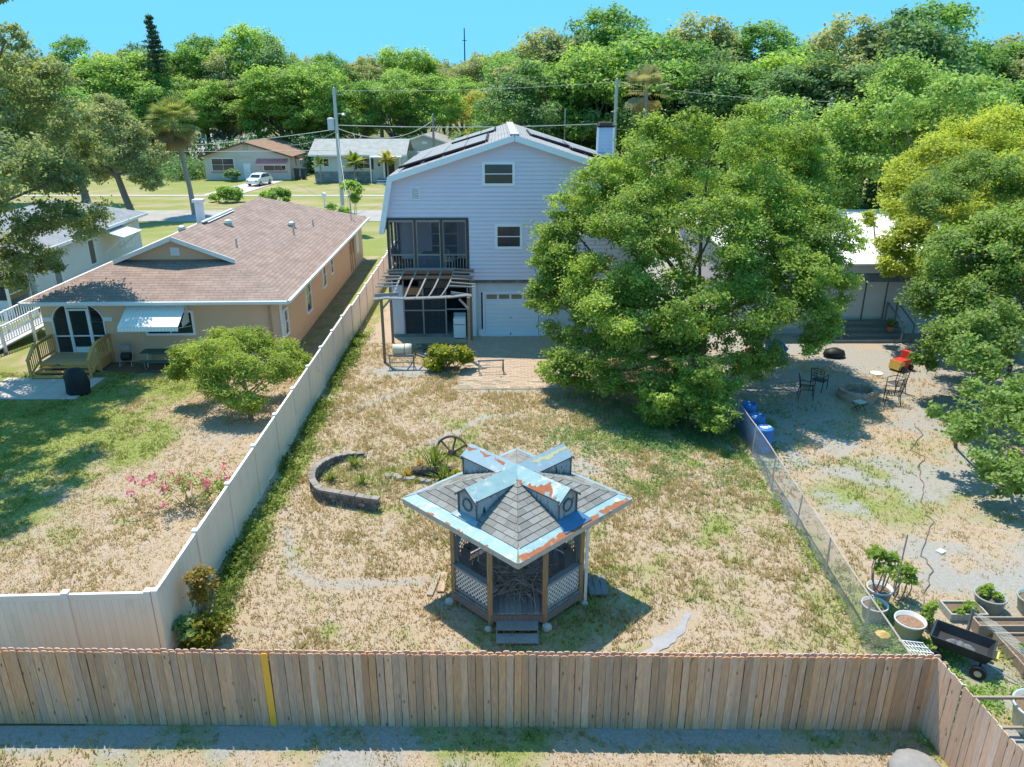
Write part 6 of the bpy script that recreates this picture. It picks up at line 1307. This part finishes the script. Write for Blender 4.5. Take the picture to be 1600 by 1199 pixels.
lb = [(-21,32.4,12,1.6),(-19.9,31.2,9.8,1.3),(-23,33,14.4,1.8),(-20.7,30.2,8.4,1.3),(-22.7,31,7.4,1.5),(-19.3,32,13.6,.7),(-19.0,33.3,8.8,.9),(-24,30,10,2),(-22,28,9,1.7),(-21,27,10.5,1.6),(-20.3,28.5,9.4,1.4),(-23.5,27,8.5,1.8),(-19.7,26,9.8,1.1),(-21.5,25,9,1.4),(-20.5,33.4,6.9,1.0),(-21.8,33,5.6,1.2),(-22.5,24,9,1.4),(-19.6,29.9,10.8,.9),(-24.5,33,12,2),(-21.5,33.5,10.5,1.3),(-20.6,33,15.5,.7),(-19.4,28,11.5,.7),(-20,24,10.5,.8),(-19.2,32.6,7.3,.7),(-19.6,34,11,1.3),(-20.5,34.5,9,1.5),(-20,35,7,1.4),(-19.2,34.5,12.6,1.0),(-21,35,12.8,1.6),(-20.8,34,5.2,1.0),(-19.0,35.5,9.6,1.0),(-22,33,4.6,1.0),(-21,22.5,9,1.5),(-19.8,23,8.8,1.1),(-22.5,21.5,8.5,1.5),(-20.5,21,9.5,1.0),(-23,23,8,1.6),(-17.3,25.6,9.6,1.1),(-17.0,24.1,9.3,.9),(-17.8,27.5,10,1.2),(-18.3,23,9,1.2),(-16.6,23.0,9.8,.6),(-18.6,25,8.6,1.2),(-17.4,22,9.2,.9)]
make_tree('oak_tree', 'large oak at the upper left edge whose shade falls on the left lawn', 'tree', (*c,0), rel(c, lb, .15, 4), 130000, .155, leafmat('left_leaf', (0.154,0.204,0.103), (0.400,0.450,0.194), .36), 5, .4, 10, BARK, clumps=24, cr=.27)
make_tree('street_tree', 'leaning street tree with bare trunk left of the tall palm', 'tree', (-38.2,78.3,0), [((x,y,z),(r,r,r*.85)) for x,y,z,r in [(-6.5,1,9.8,2.4),(-7,0,7,2.2),(-4,-1,6,2),(2.8,.3,6.4,1.4),(-2.6,.5,5.2,1.6),(-1.5,0,9.2,2.2),(.6,.5,8.2,1.9),(-3.6,1,9.4,2.2),(-.2,-1,6.6,1.7),(1.6,-.5,5.2,1.5),(2.2,0,4.0,1.2),(-2.5,-1.2,7.2,1.9),(-5.2,0,8.0,1.9),(-1.2,1,10.6,1.5)]], 34000, .27, GREYL, 5.2, .32, 11, BARK, lean=(-1.0,0))
make_tree('street_tree', 'broad street tree at the far left beyond the clapboard house', 'tree', (-50,92,0), [((x,y,z),(r,r,r*.85)) for x,y,z,r in [(0,0,10.5,2.6),(-3,0,9,2.6),(2.4,0,9,2.2),(-5.5,1,10.6,2.6),(-1,-1,7.2,2.2),(-4,-1,6.5,2.4),(2.6,-.5,6.5,1.9),(-7.5,0,8,2.6),(-9,1,10.5,2.6),(-2,1,12,2.2)]], 24000, .32, OAK, 5.0, .4, 12, BARK, lean=(-.5,0))
c = (-10.2,27.6)
lb = [(-11.5,28.4,2.0,.95),(-12.6,29.4,1.8,.85),(-10.4,28.2,2.1,.85),(-9.4,28.8,1.9,.75),(-10.8,29.8,2.4,.9),(-11.2,27.6,1.3,.7),(-9.0,29.9,1.6,.7),(-13.2,29.3,1.5,.5),(-10.3,27.3,1.1,.7),(-11.9,30.4,2.2,.8),(-9.9,30.4,2.0,.7)]
make_tree('feathery_tree', 'small feathery yellow green tree beside the vinyl fence', 'tree', (*c,0), rel(c, lb, .1, 5), 26000, .17, leafmat('feather_leaf', (0.180,0.260,0.050), (0.456,0.540,0.120), .4), 1.2, .09, 13, BARK, clumps=22, cr=.34, aspect=.28)
# shared far trees
protos = []
for i, (m_, R, zc, nl, sz) in enumerate([(OAK,(6.2,6,6.6),10.2,26,.42),(OAKB,(6.4,6,6.2),10.0,24,.42),(OAKD,(6,6,7.2),10.0,26,.4),(LITE,(6.5,6,5.8),10.4,22,.42),(OAK,(5.2,5.2,7.6),9.8,24,.4),(OAKB,(5.4,5.4,7.0),9.6,26,.42),(GREYL,(6,5.6,6.6),10,24,.4)]):
    protos.append((m_, R, zc, nl, sz))
TREES = {
 'left woods': ([(-95.1,150,20.3),(-94.1,158,17.9),(-93,176,23),(-86,182,21),(-66.4,140,18.9),(-66.9,150,21.1),(-59.6,146,22.3),(-56.5,150,21.5),(-50.5,145,19),(-47.1,150,23.9),(-42.2,148,22),(-37.8,150,20),(-35,160,19.1),(-29.7,165,19.5),(-22.1,170,21.4)], 'tree in the back row of woods beyond the cream house', [2,0,4,6,5]),
 'left woods front': ([(-75.9,118,12),(-73.2,125,9),(-68,134,11.7),(-60.6,136,14.8),(-56.8,140,14.7),(-49,138,14.5),(-38.4,137,16.8),(-31.9,136,16.9),(-26.4,137,15.8),(-19.9,139,15.8),(-14.6,142,15.5)], 'bright tree in the front row of woods behind the street houses', [1,5,1,0,3]),
 'centre woods': ([(-42.3,230,22.1),(-35,240,22.2),(-24.7,230,22.1),(-18,235,22.7),(-10.3,225,22.9),(-4.4,230,23.4),(3.3,215,23.6),(-32.3,200,20),(-24,195,19.8),(-16.9,200,20.2),(-9.5,190,20.4),(-3,195,20.6),(-10.5,172,15.8),(6,185,20),(-62,230,23),(-54,225,22),(-75,240,23),(-48,210,20),(10,205,21),(-120,240,24),(-105,230,24),(-90,235,24)], 'hazy far tree in the woods on the horizon', [6,3,1,0,6]),
 'right woods back': ([(2.6,112,19.1),(5.8,110,20.3),(9.7,112,22),(12.6,105,21.8),(16.7,108,21.6),(18.8,100,21.1),(23.1,104,21.4),(27.9,105,19.2),(30.3,100,19.6),(33.1,98,18.7),(35.2,95,19.6),(34.9,85,19.7),(37.5,82,20.2),(41.6,84,20.2),(47.9,88,19.1),(52.4,90,19.2),(54.7,88,18.5),(60,86,18.5)], 'tall tree in the back row of woods behind the chimney', [0,6,2,4,0]),
 'right woods front': ([(2.6,96,16),(6.7,98,17.4),(10.6,96,17.8),(15.1,94,17.1),(18.9,92,17.7),(22.7,90,16.8),(26.2,88,17),(29.6,86,16.2),(31.2,80,16.4),(42.5,72,14.6),(44.8,66,13.7),(36,70,13)], 'tree in the front row of woods right of the chimney', [2,0,5,2,0]),
}
ORD = lambda k: f'{k}{"th" if 10 <= k % 100 <= 20 else {1:"st",2:"nd",3:"rd"}.get(k % 10, "th")}'
made = {}; rr = random.Random(8)
for grp, (lst, lab, kinds) in TREES.items():
    order = sorted(range(len(lst)), key=lambda i: lst[i][0]/lst[i][1])
    for rank, i in enumerate(order):
        x, y, h = lst[i]; kind = kinds[i % len(kinds)]; label = f'{lab}, {ORD(rank+1)} from the left'
        m_, R, zc, nl, sz = protos[kind]; H0 = zc + R[2]*.98
        if kind not in made:
            made[kind] = make_tree('woodland_tree', label, 'tree', (x,y,0), dome_lobes(np.random.RandomState(30+kind), R, zc, nl, (.24,.40), -.75), 20000, sz*.85, m_, 5, .35, 40+kind, BARK, grp, clumps=18, cr=.3); o = made[kind]
        else: o = copy_tree(made[kind], (x,y,0), label, (1,1,1), 0, grp)
        s = h/H0; w = max(.8, min(1.2, s))*rr.uniform(1.0,1.35); o.scale = (w, w, s); o.rotation_euler.z = rr.uniform(0,6.28)
make_tree('bamboo_clump', 'yellow bamboo thicket behind the gambrel roof', 'tree', (-6.8,146,0), dome_lobes(np.random.RandomState(55), (6.2,4,5), 8.2, 22, (.26,.4), -.9), 14000, .45, BAMB, 3, .2, 56, BARK, aspect=.25)
# undergrowth masses under the far woods
def undergrowth(name, label, pts, n, m_, seed, size=.5, hmax=4):
    r = np.random.RandomState(seed); P_ = np.array(pts, float); k = r.randint(0, len(P_)-1, n); t = r.rand(n)[:, None]; p_ = P_[k]*(1-t)+P_[k+1]*t; z = hmax*r.rand(n)**1.1*(.5+.8*fbm(p_[:,0]*.3, p_[:,1]*.3)); pos = np.stack([p_[:,0]+r.normal(size=n)*.8, p_[:,1]+r.normal(size=n)*2.0, z], 1); nr = r.normal(size=(n,3))*.6+np.array([0,-.4,.7])
    stuff(tag(put(leaves(name, pos, nr, size, .5*fbm(pos[:,0]*.5,pos[:,2]*.5)+.5*r.rand(n), m_, r), name), label, 'undergrowth'))
undergrowth('undergrowth', 'dark undergrowth at the foot of the woods behind the street houses', [(-66,134),(-45,131),(-30,130),(-8,132)], 14000, OAKD, 91, .5, 6); undergrowth('undergrowth', 'dark undergrowth at the foot of the woods behind the chimney', [(-2,92),(12,90),(34,80),(50,66)], 16000, OAKD, 92, .45, 6); undergrowth('hedge', 'dark scrubby hedge left of the cream house', [(-62,128),(-50,119),(-47,121)], 6000, OAKD, 93, .35, 3.2)
# pine with tiers
np_ = thing('norfolk_pine', 'dark spire shaped pine rising above the left woods', 'tree', (-60,140,0)); r = np.random.RandomState(3); ps = []; 
for k in range(16):
    z = 12.5 + k*.75; R_ = 3.2*(1-k/17)
    for j in range(7):
        a = r.rand()*6.28; t = r.rand(60); ps.append(np.stack([np.cos(a)*t*R_ + r.normal(size=60)*.18, np.sin(a)*t*R_ + r.normal(size=60)*.18, z + .25*t*R_*.5 + r.normal(size=60)*.14], 1))
ps = np.concatenate(ps); put(leaves('pine_needles', ps, r.normal(size=ps.shape)+np.array([0,0,.6]), .4, r.rand(len(ps)), leafmat('pine_leaf', (0.054,0.099,0.054), (0.162,0.216,0.108), .25), r), 'crown', np_); MB().tube([(0,0,0),(0,0,24.5)], [.35,.05], 8).build('trunk', BARK, np_)
def palm(label, loc, h, R, nf, seed, lm, skirt=0, bend=(0,0), tr_=.17, fan=True):
    r = np.random.RandomState(seed); root = thing('palm_tree', label, 'palm', loc); top = np.array([bend[0], bend[1], h])
    MB().tube([(0,0,-.1),(bend[0]*.15,bend[1]*.15,h*.3),(bend[0]*.5,bend[1]*.5,h*.65),tuple(top)], [tr_*1.25,tr_,tr_*.95,tr_*1.05], 10).build('trunk', mat('palm_trunk', (.36,.33,.31), (.26,.24,.22), 4, .95, (1,1,5), .5), root)
    def fronds(n, lo, hi, m_, nm, droop):
        v = []; t = []
        for i in range(n):
            a = r.rand()*2*pi; el = lo + (hi-lo)*r.rand(); d_ = np.array([cos(a)*cos(el), sin(a)*cos(el), sin(el)]); sd_ = np.array([-sin(a), cos(a), 0.]); up = np.cross(sd_, d_); L = R*(.8+.35*r.rand()); tt = r.rand()
            if fan:
                hub = top + d_*L*.5; v += [top-sd_*.02, top+sd_*.02, hub+sd_*.02, hub-sd_*.02]; t.append(tt)
                for k in range(16):
                    b = -1.5 + 3.0*k/15; dd = d_*cos(b)+sd_*sin(b); e_ = hub + dd*L*.5*(1-.2*abs(b)/1.5); e_[2] -= droop*L*(.25+.2*r.rand()); mdp = hub + dd*L*.28; wv = np.cross(dd, up)*.05*R/2.5
                    v += [hub, mdp-wv, e_, mdp+wv]; t.append(min(1, max(0, tt+.3*(r.rand()-.5))))
            else:
                for k in range(22):
                    u = .12 + .88*k/21; c_ = top + d_*L*u + np.array([0,0,-droop*L*u*u]); ll = .32*R*sin(pi*min(.97,u+.08))
                    for sg in (-1,1):
                        e_ = c_ + (sd_*sg*.8 + d_*.5)*ll + np.array([0,0,-.25*ll]); wv = d_*.05*R/1.5
                        v += [c_-wv, c_+wv, e_+wv*.2, e_-wv*.2]; t.append(tt)
        put(rawmesh(nm, np.array(v), 4, np.array(t), m_), nm, root)
    fronds(nf, -.6, 1.4, lm, 'crown', .2)
    if skirt: fronds(skirt, -1.3, -.45, leafmat('dead_frond', (.22,.15,.06), (.42,.33,.17), .25), 'dead_skirt', .35); 
PALM = leafmat('palm_leaf', (.17,.21,.08), (.38,.42,.15), .35)
palm('tall cabbage palm with brown skirt left of the cream house', (-33.7,82.7,0), 9.2, 2.9, 95, 1, PALM, 46, (-.9,0), .24)
palm('smaller cabbage palm far behind the cream house', (-46.4,138,0), 8.2, 3.2, 36, 2, PALM, 20, tr_=.28)
palm('small feathery palm by the left end of the grey roofed house', (-27.3,113.2,0), 2.6, 1.5, 14, 3, leafmat('areca_leaf', (.14,.20,.02), (.38,.40,.05), .35), 0, fan=False, tr_=.1); palm('bushy feathery palm before the window of the grey roofed house', (-22.4,113.0,0), 2.9, 2.1, 22, 4, MATS['areca_leaf'], 0, fan=False, tr_=.12); palm('yellowish feathery palm at the porch of the grey roofed house', (-17.6,112.6,0), 3.4, 1.7, 22, 5, leafmat('areca_yellow', (.28,.26,.02), (.5,.44,.06), .35), 0, fan=False, tr_=.12)
palm('drooping palm in the woods right of the chimney pole', (13.4,82,0), 12.3, 2.8, 40, 6, leafmat('grey_palm', (.22,.22,.12), (.4,.38,.22), .3), 10, tr_=.2)
# shrubs
bush('shrub', 'dark shrub before the window of the cream house', 'shrub', (-41.0,115.6,0), (1.1,.8,1.0), 1600, .3, OAKD, 101); bush('shrub', 'bright green shrub behind the stucco roof, left of the parked car', 'shrub', (-33.8,92.5,0), (2.2,1.2,.9), 2500, .3, OAKB, 102); bush('shrub', 'bright green shrub behind the stucco roof, right of the parked car', 'shrub', (-27.6,92,0), (2.0,1.2,.8), 2500, .3, OAKB, 103)
bush('shrub', 'green shrub at the foot of the tall utility pole', 'shrub', (-17.0,76.6,0), (1.4,1.0,1.0), 2200, .24, OAKB, 104); bush('sapling', 'slender sapling beside the street left of the gambrel house', 'sapling', (-14.3,70,0), (1.2,1.0,1.1), 1600, .26, OAKB, 105, zc=3.6, lobes=6)
bush('shrub', 'red leaved slim shrub at the corner of the vinyl fence', 'shrub', (-7.35,15.2,0), (.38,.35,.75), 1100, .10, leafmat('red_green_leaf', (.12,.14,.02), (.40,.25,.06), .35), 106, zc=1.25, lobes=8); bush('shrub', 'yellow green croton at the foot of the slim corner shrub', 'shrub', (-7.0,14.6,0), (.42,.38,.38), 1200, .12, leafmat('croton2', (.09,.14,.02), (.42,.36,.05), .35), 107); bush('shrub', 'dark green shrub in the angle of the vinyl and wooden fences', 'shrub', (-7.45,14.55,0), (.35,.3,.35), 900, .11, OAKD, 108)
ol = bush('oleander', 'sparse oleander with pink flowers beside the vinyl fence', 'shrub', (-9.9,20.9,0), (1.35,.6,.5), 1000, .13, HERB, 109, aspect=.3, lobes=12, zc=.62); r = np.random.RandomState(8); fc = np.stack([r.normal(size=26)*.8-.15, r.normal(size=26)*.35, .55+.5*r.rand(26)], 1); fp = np.repeat(fc, 26, 0)+r.normal(size=(26*26,3))*.065
_fl = put(leaves('flowers', fp, r.normal(size=fp.shape)+np.array([0,-.3,.8]), .075, r.rand(len(fp)), leafmat('pink_petal', (.55,.10,.26), (.70,.28,.42), .35), r, .9), 'flowers', ol); stuff(_fl)
def weeds(name, label, n, fx, seed, m_, size=.09, h=.22):
    r = np.random.RandomState(seed); x, y = fx(r, n); k = fbm(x*1.4+5, y*1.4+9) + .25*r.rand(n) > .62; x, y = x[k], y[k]; z = h*r.rand(len(x))*(.4+fbm(x*2,y*2)); pos = np.stack([x,y,z],1); stuff(tag(put(leaves(name, pos, r.normal(size=pos.shape)*.6+np.array([0,0,.7]), size, .6*fbm(x,y)+.4*r.rand(len(x)), m_, r), name), label, 'weeds'))
def along_fence(r, n): y = 14.3+27*r.rand(n)**1.15; return FX(y)+.1+np.abs(r.normal(size=n))*.38, y
weeds('weeds', 'strip of leafy green weeds along the foot of the long vinyl fence', 17000, along_fence, 5, leafmat('weed_leaf', (.05,.10,.02), (.24,.31,.06), .35), .10, .32)
weeds('weeds', 'patchy weeds along the chain link fence', 1800, lambda r, n: (8.15+.12*r.normal(size=n), 13+13*r.rand(n)), 6, HERB, .085, .25)
weeds('weeds', 'low weeds in the vegetable corner', 12000, lambda r, n: (9.8+1.0*r.normal(size=n)*.8, 11.4+3.8*r.rand(n)), 7, OAKB, .08, .14)
weeds('weeds', 'green ground cover in the shade under the big tree', 26000, lambda r, n: (6.5+2.6*r.normal(size=n), 26.5+2.2*r.normal(size=n)), 8, OAKD, .10, .12)
inmid = lambda x, y: (x > FX(y)+.1) & (x < 8.25) & ~(np.hypot(x-.13, y-16.72) < 1.5) & ~((x > -2.4) & (x < 3.9) & (y > 31)) & (segdist(x, y, [(2.75,13.7),(4.35,15.55)]) > .3)
tufts('grass', 'dry straw coloured grass of the middle back yard', -8.4, 8.3, 12.3, 37.5, 75000, f_mid, .085, 1, inmid); tufts('lawn_grass', 'greener mown grass of the left lawn', -24, -7.9, 13.9, 34, 55000, f_left, .06, 2, lambda x, y: (x < FX(y)-.15) & ~((x < -18.1) & (y > 29.6) & (y < 32.4)) & (y < 33.0))
tufts('yard_grass', 'thin grass patches on the sandy right yard', 8.3, 20, 12, 34, 26000, f_right, .07, 3); tufts('strip_grass', 'dry grass of the strip in front of the wooden fence', -11, 9, 9.8, 11.95, 9000, f_near, .05, 4)
